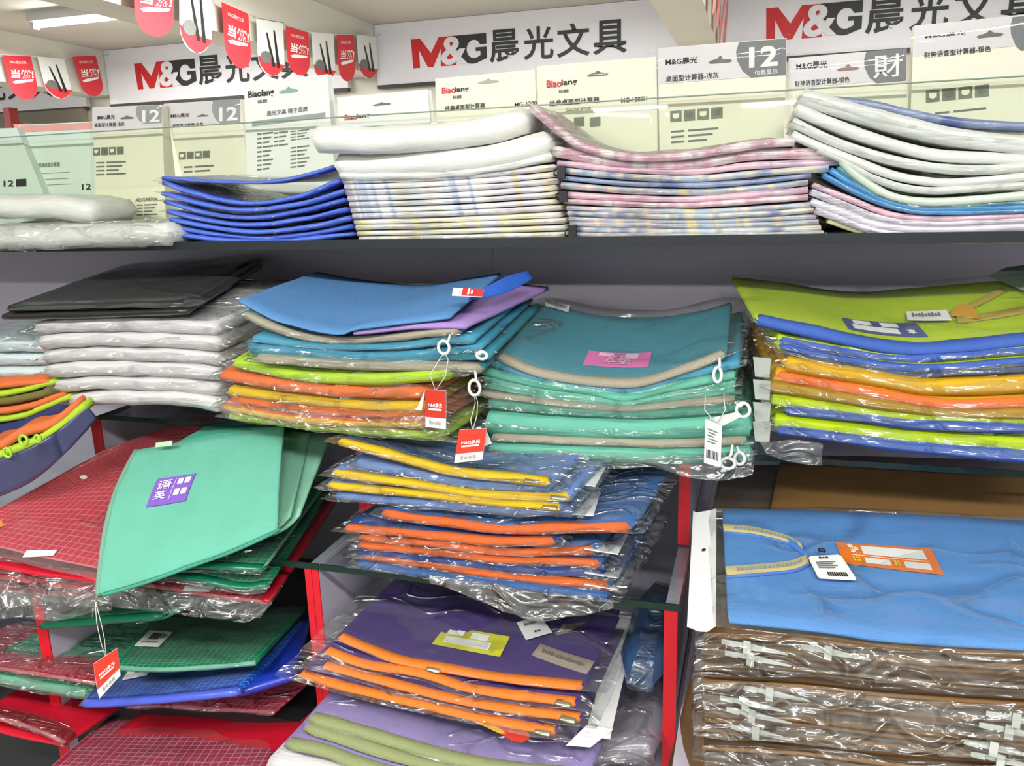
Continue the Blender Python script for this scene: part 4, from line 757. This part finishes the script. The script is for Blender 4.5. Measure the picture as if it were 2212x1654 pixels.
o, S = bag('grid_pouch', 'red grid pouch lying beneath the green grid pouches, red hem along its edge', 'pouch', gR, 'c8', [(690, 1230), (1000, 1278), (1400, 1345), (1830, 1400)], (.87, .88), .006, RG, back=[(1300, 420), (1600, 480), (1900, 520), (2330, 640)], backY=1.2, sleeve=True, se=(.03, .01, .10, 0), smat=FILM2, snz=.004)
slab('hem', Surf(lambda u, S=S: S(.97, u, .004), lambda u, S=S: S(1.01, u, .004)), .005, RS, o, nu=12, nv=2)
slab('plastic_sleeve', Surf(Spline(pts3('c8', [(660, 1390), (1000, 1440), (1400, 1490), (1690, 1525), (1845, 1400)], .85)), Spline(pts3('c8', [(690, 1270), (1000, 1310), (1400, 1360), (1840, 1395)], .87))), .002, FILM2, o, nu=40, nv=10, nz=.006, ns=45)
mp = OnSurf(S, 'c8', [(1270, 1296), (1480, 1300), (1430, 1340), (1250, 1330)]); dplate('price_sticker', mp, 0, 0, 1, 1, WHITE, o, off=.005)
for i, (f, b) in enumerate((([(900, 1130), (1300, 1140), (1800, 1165)], [(1500, 420), (1800, 470), (2240, 560)]), ([(900, 1180), (1300, 1225), (1660, 1290), (1835, 1272)], [(1500, 480), (1800, 540), (2060, 590), (2262, 600)]))):
    bag('grid_pouch', ['upper translucent green grid pouch under the mint pouch', 'lower translucent green grid pouch under the mint pouch'][i], 'pouch', gR, 'c8', f, (.86, .87), .006, GG, back=b, backY=1.18, zipm=GS, zipv=.02, zipt=.008, sleeve=True, se=(.01, .01, .05, 0), smat=FILM2, snz=.004)
LMP = [([(1850, 905, .885), (1885, 870, .89), (1915, 822, .90)], [(1700, 230), (1830, 215), (1990, 205)]), ([(1840, 890, .885), (1900, 850, .89), (1962, 782, .90)], [(1700, 240), (1900, 225), (2110, 215)]), ([(1830, 900, .89), (1920, 850, .895), (2005, 762, .905)], [(1700, 250), (1950, 240), (2225, 225)])]
for i, (f, b) in enumerate(LMP):
    bag('fabric_folder', 'pale mint folder, %s of the three fanned beside the mint pouch' % ['uppermost', 'middle', 'lowest'][i], 'folder', 'pale mint folders fanned out', 'c8', f, .89, .005, LG, back=b, backY=(1.02, 1.10), nu=12, nv=10, bend=lambda u, v, i=i: Vector((0, .006 * i, -.006 * i)))
bag('fabric_folder', 'dark mint folder peeking out behind the mint pouch', 'folder', 'pale mint folders fanned out', 'c8', [(1180, 330), (1500, 260), (1935, 225)], (1.02, 1.05), .005, fabric('deep_mint_fabric', '#4AA890'), back=[(1480, 155), (1700, 148), (1950, 150)], backY=(1.12, 1.14))
o, S = bag('zip_pouch', 'mint green fabric pouch with purple patch drooping over the shelf edge', 'pouch', gR, 'c8', [(668, 1335, .80), (1000, 1235, .815), (1300, 1128, .835), (1600, 1020, .855), (1890, 888, .87)], .83, .0045, MNT, back=[(930, 360), (1200, 312), (1500, 262), (1750, 222), (1940, 190)], backY=(1.0, 1.03), nu=24, nv=14, bend=lambda u, v: Vector((-.012 * math.sin(math.pi * min(1, max(0, v))) * (1 - u), 0, .012 * math.sin(math.pi * min(1, max(0, v))))))
slab('hem', Surf(lambda u, S=S: S(-.004, u), lambda u, S=S: S(.012, u)), .008, solid('mint_hem', '#6E9C88', .7), o, nu=16, nv=2)
slab('hem', Surf(lambda u, S=S: S(u, -.006, -.004), lambda u, S=S: S(u, .006, -.004)), .006, solid('mint_piping', '#3F9C82', .7), o, nu=16, nv=2)
PUR = solid('purple_patch', '#7A56B8', .7, var=.05); PUL = solid('patch_lilac', '#D9CDEB', .7)
mp = OnSurf(S, 'c8', [(1086, 562), (1346, 524), (1276, 710), (1008, 752)]); dplate('fabric_patch', mp, 0, 0, 1, 1, PUR, o, off=.004, t=.001, na=6, nb=6)
dtext('英', mp, .12, .52, .44, .82, PUL, o, off=.0055, bold=.02); dtext('语', mp, .1, .12, .48, .46, PUL, o, off=.0055, bold=.02); dplate('patch_rule', mp, .54, .08, .555, .88, PUL, o, off=.005, na=1, nb=2)
for a, b in ((.62, .12), (.8, .12), (.62, .52), (.8, .52)): dplate('patch_field', mp, a, b, a + .14, b + .22, PUL, o, off=.005, na=1, nb=1)
mp = Quad(*[at(*cv('c8', q), .985) for q in [(1066, 304), (1176, 288), (1174, 322), (1064, 334)]]); dplate('side_tab', mp, 0, 0, 1, 1, solid('pale_tab', '#B8E0B4', .7), o, off=.001, t=.0015)
tube('pull_cord', [at(*cv('c8', q), .80) for q in ((662, 1338), (655, 1370), (668, 1400), (650, 1430), (634, 1460), (632, 1500))], .0011, METAL, o)
# loose crumpled film left
o, S = bag('grid_pouch', 'red grid pouch in heavily crumpled film at the far left of the glass shelf', 'pouch', gR, 'c8', [(-330, 1290), (0, 1310), (350, 1345), (640, 1350)], .868, .004, RG, dv=(0, .28, 0), zipm=None)
for j, (f, b) in enumerate((([(-300, 1480), (0, 1490), (300, 1500), (560, 1470), (760, 1440)], [(-300, 1270), (100, 1280), (400, 1290), (760, 1330)]), ([(-300, 1390), (0, 1420), (300, 1410), (700, 1400)], [(-300, 1200), (100, 1210), (400, 1225), (760, 1290)]))):
    slab('plastic_sleeve', Surf(Spline(pts3('c8', f, .845 - .012 * j)), Spline(pts3('c8', b, .865 - .01 * j))), .004, FILM2, o, nu=50, nv=14, nz=.010, ns=35, seed=j * 5)
# ---- bottom left pouches on the lower shelf
gD = 'translucent grid pouches at the bottom left'
bag('grid_pouch', 'dark green grid pouch at the back of the bottom left pile', 'pouch', gD, 'd2', [(290, 352), (520, 335), (800, 310), (1120, 285)], .90, .010, GG, dv=(.08, .26, .0), zipm=GS, zipv=.02)
o, S = bag('grid_pouch', 'red grid pouch with plain glossy top beside the hanging red tag', 'pouch', gD, 'd2', [(-250, 590), (0, 645), (300, 690), (645, 745)], (.86, .85), .006, RG, back=[(80, 330), (400, 342), (700, 345), (1050, 345)], backY=(1.06, 1.10), sleeve=True, se=(.02, .02, .05, 0), smat=FILM2, snz=.005)
bag('grid_pouch', 'green grid pouch showing only its front edge below the glossy red pouch', 'pouch', gD, 'd2', [(-250, 690), (0, 720), (300, 768), (590, 815)], .858, .018, GG, dv=(.05, .24, 0), sleeve=True, se=(.02, .04, .05, 0), smat=FILM2)
o, S = bag('grid_pouch', 'green grid pouch with a white barcode label lying on the blue one', 'pouch', gD, 'd2', [(780, 640, .84), (1100, 652, .845), (1400, 640, .855), (1745, 608, .865)], .85, .007, GG, back=[(1080, 272), (1400, 262), (1800, 248), (2090, 236)], backY=(1.10, 1.13), sleeve=True, se=(0, 0, .01, 0), smat=FILM3, snz=.002)
mp = OnSurf(S, 'd2', [(1022, 406), (1182, 418), (1082, 522), (918, 512)]); dplate('barcode_label', mp, 0, 0, 1, 1, WHITE, o, off=.006)
for i in range(7): dplate('barcode_bar', mp, .3 + .06 * i, .2, .33 + .06 * i, .6, INK, o, off=.0072, na=1, nb=1)
marks(mp, .76, .2, .92, .5, 2, GREYINK, o, off=.0072); dplate('text_line', mp, .12, .72, .8, .78, GREYINK, o, off=.0072, na=1, nb=1)
o, S = bag('grid_pouch', 'bright blue grid pouch jutting out under the green labelled pouch', 'pouch', gD, 'd2', [(572, 888, .81), (900, 870, .815), (1300, 838, .82), (1640, 802, .83)], .82, .009, BG, back=[(830, 600), (1200, 500), (1700, 400), (2130, 300)], backY=(1.0, 1.10), zipm=BS, zipv=.03, zipt=.011, sleeve=True, se=(.03, .01, .02, 0), smat=FILM3, snz=.002)
mp = OnSurf(S, 'd2', [(908, 650), (1078, 640), (1010, 722), (840, 755)]); dplate('barcode_label', mp, 0, 0, 1, 1, WHITE, o, off=.008)
for i in range(6): dplate('barcode_bar', mp, .35 + .06 * i, .3, .38 + .06 * i, .7, GREYINK, o, off=.0092, na=1, nb=1)
bag('grid_pouch', 'blue grid pouch hidden at the back beside the red divider', 'pouch', gD, 'd2', [(1640, 810, .84), (1800, 760, .86), (2000, 700, .88)], .86, .012, solid('deep_blue_vinyl', '#1A34A8', .3, coat=.4), back=[(1900, 420), (2000, 360), (2120, 300)], backY=(1.05, 1.1))
o, S = bag('grid_pouch', 'red grid pouch with a corner sticker at the far left bottom', 'pouch', gD, 'd2', [(-250, 930), (0, 985), (250, 1060), (445, 1150)], .82, .006, RG, back=[(-150, 800), (200, 850), (500, 880), (760, 920)], backY=1.02, sleeve=True, se=(.02, .02, .06, 0), smat=FILM2, snz=.005)
mp = OnSurf(S, 'd2', [(-60, 868), (140, 880), (95, 932), (-60, 912)]); dplate('barcode_label', mp, 0, 0, 1, 1, WHITE, o, off=.005)
bag('grid_pouch', 'plain red pouch below the one with the corner sticker', 'pouch', gD, 'd2', [(-250, 1010), (0, 1075), (250, 1130), (430, 1168)], .835, .006, RS, dv=(.03, .2, 0))
o, S = bag('grid_pouch', 'large crimson grid pouch at the very bottom with fine white lines', 'pouch', gD, 'd2', [(330, 1345, .76), (800, 1380, .765), (1300, 1400, .775), (1800, 1380, .785)], .77, .008, PKG, back=[(830, 920), (1200, 890), (1600, 868), (2075, 878)], backY=(.98, 1.03), sleeve=True, se=(.01, .01, .02, 0), smat=FILM3, snz=.002, nv=12)
bag('grid_pouch', 'crimson grid pouch just above the large one, folded edge showing', 'pouch', gD, 'd2', [(880, 905, .88), (1200, 905, .885), (1500, 925, .89), (1870, 945, .89)], .885, .006, RG, dv=(.03, .16, .01), sleeve=True, se=(.01, .01, .03, 0), smat=FILM2)
bag('grid_pouch', 'bottom crimson pouch partly under the lavender pouches', 'pouch', gD, 'd2', [(330, 1400, .775), (1000, 1440, .78), (1850, 1430, .79)], .78, .012, RS, dv=(.05, .25, 0))
hang_tag('red and white paper tag hanging before the bottom left pouches', 'd2', [(638, 612), (802, 502), (822, 690), (678, 850)], (.775, .79, .79, .775), [[(718, 556, .783), (690, 470, .788), (660, 330, .795), (650, 190, .80)], [(722, 556, .783), (715, 450, .788), (690, 330, .795), (652, 190, .80)]], TAGR, None, back=[(636, 612), (642, 612), (680, 850), (664, 800)])

# ================================================================== middle glass shelf: blue pouches with yellow and orange zippers
BLP = fabric('denim_blue_fabric', '#3A6098'); BLD = fabric('deep_blue_fabric', '#22407E'); PERI = fabric('periwinkle_fabric', '#6680B4'); ZY = fabric('zip_yellow', '#D2AE22'); ZO = fabric('zip_orange_2', '#C8602E')
gY = 'blue pouches on the middle glass shelf'
def card(parent, k, q, Ys, name='header_card', mat=WHITE):
    mp = Quad(*[at(*cv(k, p), y) for p, y in zip(q, Ys)]); return dplate(name, mp, 0, 0, 1, 1, mat, parent, off=0, t=.0012, na=4, nb=2)
o, S = bag('zip_pouch', 'blue pouch with a bright yellow zipper on top of the glass shelf pile', 'pouch', gY, 'd1', [(242, 65), (500, 130), (900, 238), (1200, 270), (1438, 298)], (.90, .885), .005, BLP, back=[(420, -30), (800, 20), (1200, 80), (1560, 170)], backY=1.12, zipm=ZY, zipv=.05, zipt=.010, pull=.93, sleeve=True, se=(.06, .02, .07, 0), smat=FILM2)
card(o, 'd1', [(1552, 188), (1700, 212), (1580, 352), (1448, 340)], (.99, .99, .90, .90)); card(o, 'd1', [(1640, 205), (1760, 205), (1700, 315), (1610, 300)], (1.0, 1.0, .93, .93))
mp = OnSurf(S, 'd1', [(880, 90), (1120, 120), (1060, 150), (800, 118)]); dplate('label', mp, 0, 0, 1, 1, solid('dark_orange_label', '#A8603C', .6), o, off=.004); dplate('label_field', mp, .15, .2, .85, .8, solid('label_grey', '#8C93A0', .6), o, off=.0055)
yl = [('periwinkle pouch', [(350, 190), (600, 235), (1000, 305), (1440, 325)], PERI, None, .012), ('yellow-zipped blue pouch', [(215, 242), (600, 292), (1100, 365), (1560, 378)], PERI, ZY, .012), ('yellow-zipped blue pouch', [(190, 312), (600, 352), (1100, 402), (1510, 436)], PERI, ZY, .011), ('periwinkle pouch', [(235, 372), (700, 415), (1200, 455), (1560, 468)], PERI, None, .010), ('wide blue pouch with orange zipper', [(500, 470), (900, 528), (1200, 562), (1500, 556), (1900, 552)], BLP, ZO, .013), ('blue pouch with orange zipper', [(285, 556), (700, 590), (1100, 628), (1475, 632)], BLD, ZO, .011), ('blue pouch with orange zipper', [(365, 605), (800, 645), (1200, 692), (1700, 680)], BLP, ZO, .010), ('blue pouch with orange zipper', [(360, 650), (800, 690), (1200, 735), (1590, 742), (1730, 760)], BLP, ZO, .011), ('dark blue pouch', [(355, 690), (800, 738), (1300, 790), (1740, 815)], BLD, None, .012), ('orange-zipped blue pouch', [(380, 712), (800, 768), (1300, 836), (1780, 882)], BLP, ZO, .011), ('blue pouch', [(365, 752), (900, 832), (1400, 898), (1760, 940)], BLP, None, .016)]
for i, (nm, f, m, z, t) in enumerate(yl):
    o, S = bag('zip_pouch', '%s, %s below the yellow-zipped top pouch' % (nm, nth(i) if i else 'first one'), 'pouch', gY, 'd1', f, (.905, .89), t, m, dv=(.03, .22, .01), zipm=z, zipv=.02, zipt=t * .9, pull=(.96 if z is ZY else None), sleeve=True, se=(.05, .06, .05, 0), snz=.005, smat=FILM2)
    if i == 3: card(o, 'd1', [(1600, 350), (1730, 345), (1690, 480), (1540, 470)], (.99, .99, .89, .89))
    if i in (6, 8, 9):
        y = f[-1][1]; card(o, 'd1', [(1680, y - 85), (1890, y - 100), (1830, y + 20), (1640, y - 10)], (.98, .99, .885, .88))
slab('plastic_sleeve', Surf(Spline(pts3('d1', [(760, 860), (1100, 985), (1300, 1060), (1400, 1080), (1660, 1040), (1800, 1000)], .88)), Spline(pts3('d1', [(760, 820), (1100, 880), (1300, 910), (1400, 925), (1660, 950), (1800, 960)], .885))), .002, FILM2, o, nu=40, nv=12, nz=.006, ns=45)
# ---- purple pouches
PRP = fabric('purple_fabric', '#3E2470'); ZO3 = fabric('zip_bright_orange', '#DC7A2E'); LAVF = fabric('lavender_fabric', '#8678AA'); OLZ = fabric('olive_zip', '#8C9468'); YLB = solid('yellow_label', '#D6D42A', .5)
gPp = 'purple pouches under the glass shelf'
o, S = bag('zip_pouch', 'purple fabric pouch with yellow label topping the pile under the glass shelf', 'pouch', gPp, 'd3', [(412, 422), (550, 480), (700, 540), (1000, 598), (1300, 645), (1685, 684)], (.87, .86), .006, PRP, back=[(700, 130), (1000, 170), (1400, 230), (1870, 290)], backY=(1.08, 1.09), zipm=ZO3, zipv=.038, zipt=.008, pull=.42, sleeve=True, se=(.08, .09, .03, .02), smat=FILM3, snz=.003, nu=30, nv=10)
mp = OnSurf(S, 'd3', [(968, 380), (1302, 436), (1250, 542), (898, 474)]); dplate('label', mp, 0, 0, 1, 1, YLB, o, off=.005, na=8); dplate('label_field', mp, .1, .14, .34, .38, WHITE, o, off=.006); dplate('label_field', mp, .46, .14, .72, .42, WHITE, o, off=.006); dplate('label_field', mp, .12, .5, .8, .82, WHITE, o, off=.006)
mp = OnSurf(S, 'd3', [(1336, 378), (1462, 346), (1520, 430), (1386, 470)]); dplate('price_tag', mp, 0, 0, 1, 1, WHITE, o, off=.010, t=.001); marks(mp, .2, .2, .7, .36, 5, GREYINK, o, off=.0115); marks(mp, .42, .72, .66, .82, 3, INK, o, off=.0115)
SGR = solid('grey_strap', '#8C8074', .8)
for a, b, c in (((1560, 404), (1680, 392), (1802, 372)), ((1440, 508), (1580, 560), (1722, 605))):
    mid = Spline([S(*S.find(*cv('d3', q)), .006) for q in (a, b, c)]); st = slab('strap', Surf(lambda s, mid=mid: mid(s) + Vector((-.003, -.011, -.002)), lambda s, mid=mid: mid(s) + Vector((.003, .011, .002))), .002, SGR, o, nu=10, nv=2)
    marks(lambda x, y, off, mid=mid: mid(x) + Vector((0, .006 - .012 * y, .001 + off)), .12, .15, .9, .85, 14, solid('strap_print', '#6A5F58', .8), o)
card(o, 'd3', [(1868, 308), (1962, 322), (1822, 950), (1690, 930)], (1.07, 1.07, .86, .85)); card(o, 'd3', [(1700, 880), (1840, 900), (1720, 995), (1592, 985)], (.86, .87, .845, .84))
pp = [[(340, 495), (540, 568), (850, 616), (1100, 698), (1650, 768)], [(330, 572), (550, 630), (1000, 748), (1340, 806), (1675, 850)], [(206, 618), (500, 700), (900, 790), (1200, 860), (1545, 918)]]
for i, f in enumerate(pp):
    o, S = bag('zip_pouch', 'purple pouch with orange zipper, %s below the yellow label pouch' % ['first one', 'second one', 'third one'][i], 'pouch', gPp, 'd3', f, (.862 - .008 * i, .852 - .008 * i), .006, PRP, dv=(.02, .19, .012), zipm=ZO3, zipv=.038, zipt=.0078, pull=.955, sleeve=True, se=(.08, .06, .06, 0), smat=FILM2 if i == 2 else FILM, snz=.004)
mp = Quad(*[at(*cv('d3', q), .835) for q in [(1090, 846), (1420, 905), (1400, 975), (1230, 960)]]); dpoly('printed_emblem', mp, [(0, 0), (.9, .1), (1, .5), (.8, 1), (.5, .9), (.3, .5)], solid('emblem_red', '#C8301E', .5), o, off=0); dpoly('printed_emblem', mp, [(0, 0), (.4, .1), (.5, .5), (.35, .55)], solid('emblem_yellow', '#D8A82A', .5), o, off=.001)
gLv = 'lavender pouches at the bottom'
lv = [[(262, 845), (480, 905), (700, 970), (1000, 1058), (1300, 1110), (1700, 1150)], [(240, 892), (500, 978), (870, 1090), (1200, 1150), (1650, 1190)], [(142, 980), (350, 1022), (500, 1082), (900, 1180), (1600, 1240)]]
for i, f in enumerate(lv):
    bag('zip_pouch', 'lavender pouch with olive piping, %s of three at the bottom' % ['uppermost', 'middle one', 'lowest'][i], 'pouch', gLv, 'd3', f, (.835 - .012 * i, .82 - .012 * i), .012, LAVF, dv=(.02, .22, .012), zipm=OLZ, zipv=.035, zipt=.0125, sleeve=(i == 0), se=(.01, .02, .04, 0), smat=FILM)
bag('wrapped_packet', 'pale grey wrapped packet underneath the lavender pouches', 'packet', None, 'd3', [(60, 1080), (400, 1150), (900, 1260), (1600, 1320)], (.80, .79), .020, WRAPG, dv=(.02, .22, .0))
bag('wrapped_packet', 'dark blue film-wrapped packet between purple pouches and the red divider', 'packet', None, 'd3', [(1930, 600), (1990, 620), (2050, 630)], .93, .05, solid('dark_blue_packet', '#2E4A72', .35, coat=.6), dv=(0, .2, .0), sleeve=True, se=(.05, .05, .10, 0), smat=FILM2, snz=.008)
bag('wrapped_packet', 'crumpled film packet with white edge at the foot of the red divider', 'packet', None, 'd3', [(1700, 1040), (1850, 1020), (2040, 1010)], .88, .03, solid('grey_lilac_packet', '#8A8290', .4, coat=.6), dv=(0, .15, 0), sleeve=True, se=(.05, .05, .2, 0), smat=FILM2, snz=.01)

# ================================================================== right bay: kraft portfolios and the blue pouch
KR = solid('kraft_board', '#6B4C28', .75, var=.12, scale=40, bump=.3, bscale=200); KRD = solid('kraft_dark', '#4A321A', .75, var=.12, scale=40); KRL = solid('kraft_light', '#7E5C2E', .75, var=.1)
gKr = 'kraft portfolios in the stack under the blue pouch'
CLASP = solid('clasp_white', '#C4C8C2', .4)
for i in range(26):
    y = 148 + 33 * i; j = random.uniform(-12, 12); sl = 130 + 2 * i
    f = [(332 + j, y), (900, y + 30), (1500, y + sl * .62), (2400, y + sl)]
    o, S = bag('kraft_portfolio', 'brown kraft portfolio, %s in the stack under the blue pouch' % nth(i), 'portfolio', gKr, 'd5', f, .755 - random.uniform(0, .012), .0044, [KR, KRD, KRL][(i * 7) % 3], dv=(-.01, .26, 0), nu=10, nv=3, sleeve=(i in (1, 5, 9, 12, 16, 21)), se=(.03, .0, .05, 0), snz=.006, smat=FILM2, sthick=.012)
    if i in (0, 2, 8, 10, 12, 15) or i in (9, 11, 14, 16):
        for side in (0, 1):
            if side == 0 and i not in (0, 2, 8, 10, 12, 15): continue
            if side == 1 and i not in (9, 11, 14, 16, 0): continue
            u = ({0: .13, 2: .135, 8: .20, 10: .12, 12: .14, 15: .155}[i] if side == 0 else {0: .37, 9: .88, 11: .86, 14: .82, 16: .84}[i])
            q = S(u, -.03, 0) + Vector((0, -.006, 0)); 
            def P_(a, b, off=0, q=q): return q + Vector((a * .00085, off + .001, b * .0008 - a * .00008))
            dpoly('clasp_tongue', P_, [(-12, 3), (10, 4), (46, 1), (46, -1), (10, -4), (-12, -3)], CLASP, o, off=0)
            dpoly('clasp_bar', P_, [(-2, 9), (6, 9), (6, -9), (-2, -9)], CLASP, o, off=-.003)
            dpoly('clasp_knob', P_, [(-26, 3), (-12, 4), (-12, -4), (-26, -3)], CLASP, o, off=-.001)
front_film(o, 'd5', [(320, 330), (900, 350), (1500, 400), (2400, 470)], [(330, 130), (900, 170), (1500, 250), (2400, 290)], .728)
for q in range(2): front_film(o, 'd5', [(330 + 10 * q, 430 + 370 * q), (900, 440 + 370 * q), (1500, 520 + 360 * q), (2400, 570 + 360 * q)], [(340, 730 + 330 * q), (900, 770 + 330 * q), (1500, 830 + 330 * q), (2400, 880 + 330 * q)], .728, nz=.005)
bag('kraft_portfolio', 'long kraft portfolio whose wide top shows behind the blue pouch', 'portfolio', None, 'px', [(1655, 1160), (1900, 1172), (2226, 1184)], .985, .006, KRL, back=[(1690, 985), (1900, 990), (2240, 998)], backY=1.26)
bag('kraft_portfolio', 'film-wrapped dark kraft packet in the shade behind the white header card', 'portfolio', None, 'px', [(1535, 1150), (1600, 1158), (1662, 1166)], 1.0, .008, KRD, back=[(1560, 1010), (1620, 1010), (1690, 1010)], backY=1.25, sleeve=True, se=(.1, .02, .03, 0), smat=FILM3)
o = root('kraft_sheet', 'kraft board leaning beside the portfolio stack next to the red divider', 'board', at(1490, 1700, .83))
slab('board', Surf(Spline([at(1432, 1720, .86), at(1532, 1720, .765)]), Spline([at(1508, 1420, .92), at(1528, 1420, .80)])), .006, KR, o, nu=4, nv=4)
BLT = fabric('cornflower_fabric', '#4F8ACC')
o, S = bag('zip_pouch', 'cornflower blue pouch in clear sleeve with white header card and orange label', 'pouch', None, 'd4', [(482, 930), (1000, 985), (1500, 1048), (2400, 1102)], .75, .006, BLT, back=[(445, 286), (1000, 292), (1500, 312), (2400, 362)], backY=1.02, nu=24, nv=12)
slab('plastic_sleeve', S, .011, film('smooth_film', haze=.03, gl=.45, base=.06, rough=.1, und=.35, uscale=16, cscale=11, crease=.004, cover=.75, stretch=.5), o, u0=-.055, u1=1.0, v0=-.045, v1=1.01, nu=60, nv=24, nz=.0035, ns=28, taper=(.02, .05))
ORL = solid('orange_label', '#DE7420', .5); mp = OnSurf(S, 'd4', [(1100, 488), (1662, 526), (1742, 680), (1150, 612)]); FLD = solid('label_white', '#D9DCD8', .5)
dplate('label', mp, 0, 0, 1, 1, ORL, o, off=.005, na=8); dplate('label_field', mp, .25, .13, .9, .5, FLD, o, off=.006, na=6); dplate('label_field', mp, .24, .66, .5, .88, FLD, o, off=.006); dplate('label_field', mp, .64, .66, .9, .9, FLD, o, off=.006); [dpoly('printed_flower', mp, [(cx_ + (.035 if t % 2 else .016) * math.cos(t * math.pi / 6), cy_ + (.12 if t % 2 else .05) * math.sin(t * math.pi / 6)) for t in range(12)], solid('label_cream', '#F2D9B8', .6), o, off=.0068) for cx_, cy_ in ((.14, .2), (.19, .3), (.15, .42))]; marks(mp, .12, .68, .2, .76, 3, YLB, o, off=.0068); marks(mp, .12, .8, .2, .87, 3, YLB, o, off=.0068); marks(mp, .54, .68, .6, .76, 2, YLB, o, off=.0068); marks(mp, .54, .8, .6, .87, 2, YLB, o, off=.0068); dplate('label_rule', mp, .12, .565, .9, .58, solid('label_cream', '#F2D9B8', .6), o, off=.006)
YST = solid('yellow_webbing', '#B0A476', .8); BST = solid('blue_webbing', '#3E72BE', .8)
for pth, m in ((((446, 412), (620, 428), (830, 482), (905, 530)), YST), (((460, 668), (650, 655), (850, 632), (935, 596)), YST), (((830, 492), (890, 540), (950, 592)), BST)):
    pq = [S(*S.find(*cv('d4', q)), .0062) for q in pth]; mid = Spline(pq)
    slab('strap', Surf(lambda s, mid=mid: mid(s) + Vector((.002, -.007, -.002)), lambda s, mid=mid: mid(s) + Vector((-.001, .007, .002))), .002, m, o, nu=12, nv=2)
    if m is YST:
        slab('strap_edge', Surf(lambda s, mid=mid: mid(s) + Vector((.002, -.010, -.002)), lambda s, mid=mid: mid(s) + Vector((.002, -.007, -.002))), .003, BST, o, nu=12, nv=1)
        marks(lambda x, y, off, mid=mid: mid(x) + Vector((0, .005 - .010 * y, .001 + off)), .12, .1, .93, .8, 16, solid('strap_blue_print', '#7E90A4', .8), o)
mp = OnSurf(S, 'd4', [(940, 592), (1130, 580), (1226, 732), (1002, 722)]); dpoly('price_tag', mp, [(.08, 0), (.92, 0), (1, .06), (1, .95), (.95, 1), (.05, 1), (0, .92), (0, .08)], WHITE, o, off=.009)
marks(mp, .3, .1, .6, .17, 3, INK, o, off=.0105); 
for i in range(4): dplate('text_line', mp, .14, .3 + .08 * i, .7 - .1 * (i % 2), .33 + .08 * i, GREYINK, o, off=.010, na=1, nb=1)
for i in range(9): dplate('barcode_bar', mp, .3 + .06 * i, .75, .335 + .06 * i, .9, INK, o, off=.010, na=1, nb=1)
tube('tag_bead', [S(*S.find(*cv('d4', q)), .012) for q in ((1005, 570), (1020, 566), (1035, 574))], .0025, INK, o)
mp = Quad(*[at(*cv('d4', q), y) for q, y in zip([(266, 284), (402, 270), (400, 962), (230, 966)], (1.02, 1.02, .745, .74))])
dpoly('header_card', mp, [(0, .0), (.15, .025), (.4, .02), (.7, .015), (1, 0), (1, 1), (.7, 1.035), (.4, 1.03), (0, 1)], WHITE, o, off=.001)
dpoly('punch_hole', mp, [(.42, .415), (.5, .405), (.6, .41), (.55, .425), (.46, .428)], INK, o, off=.002)
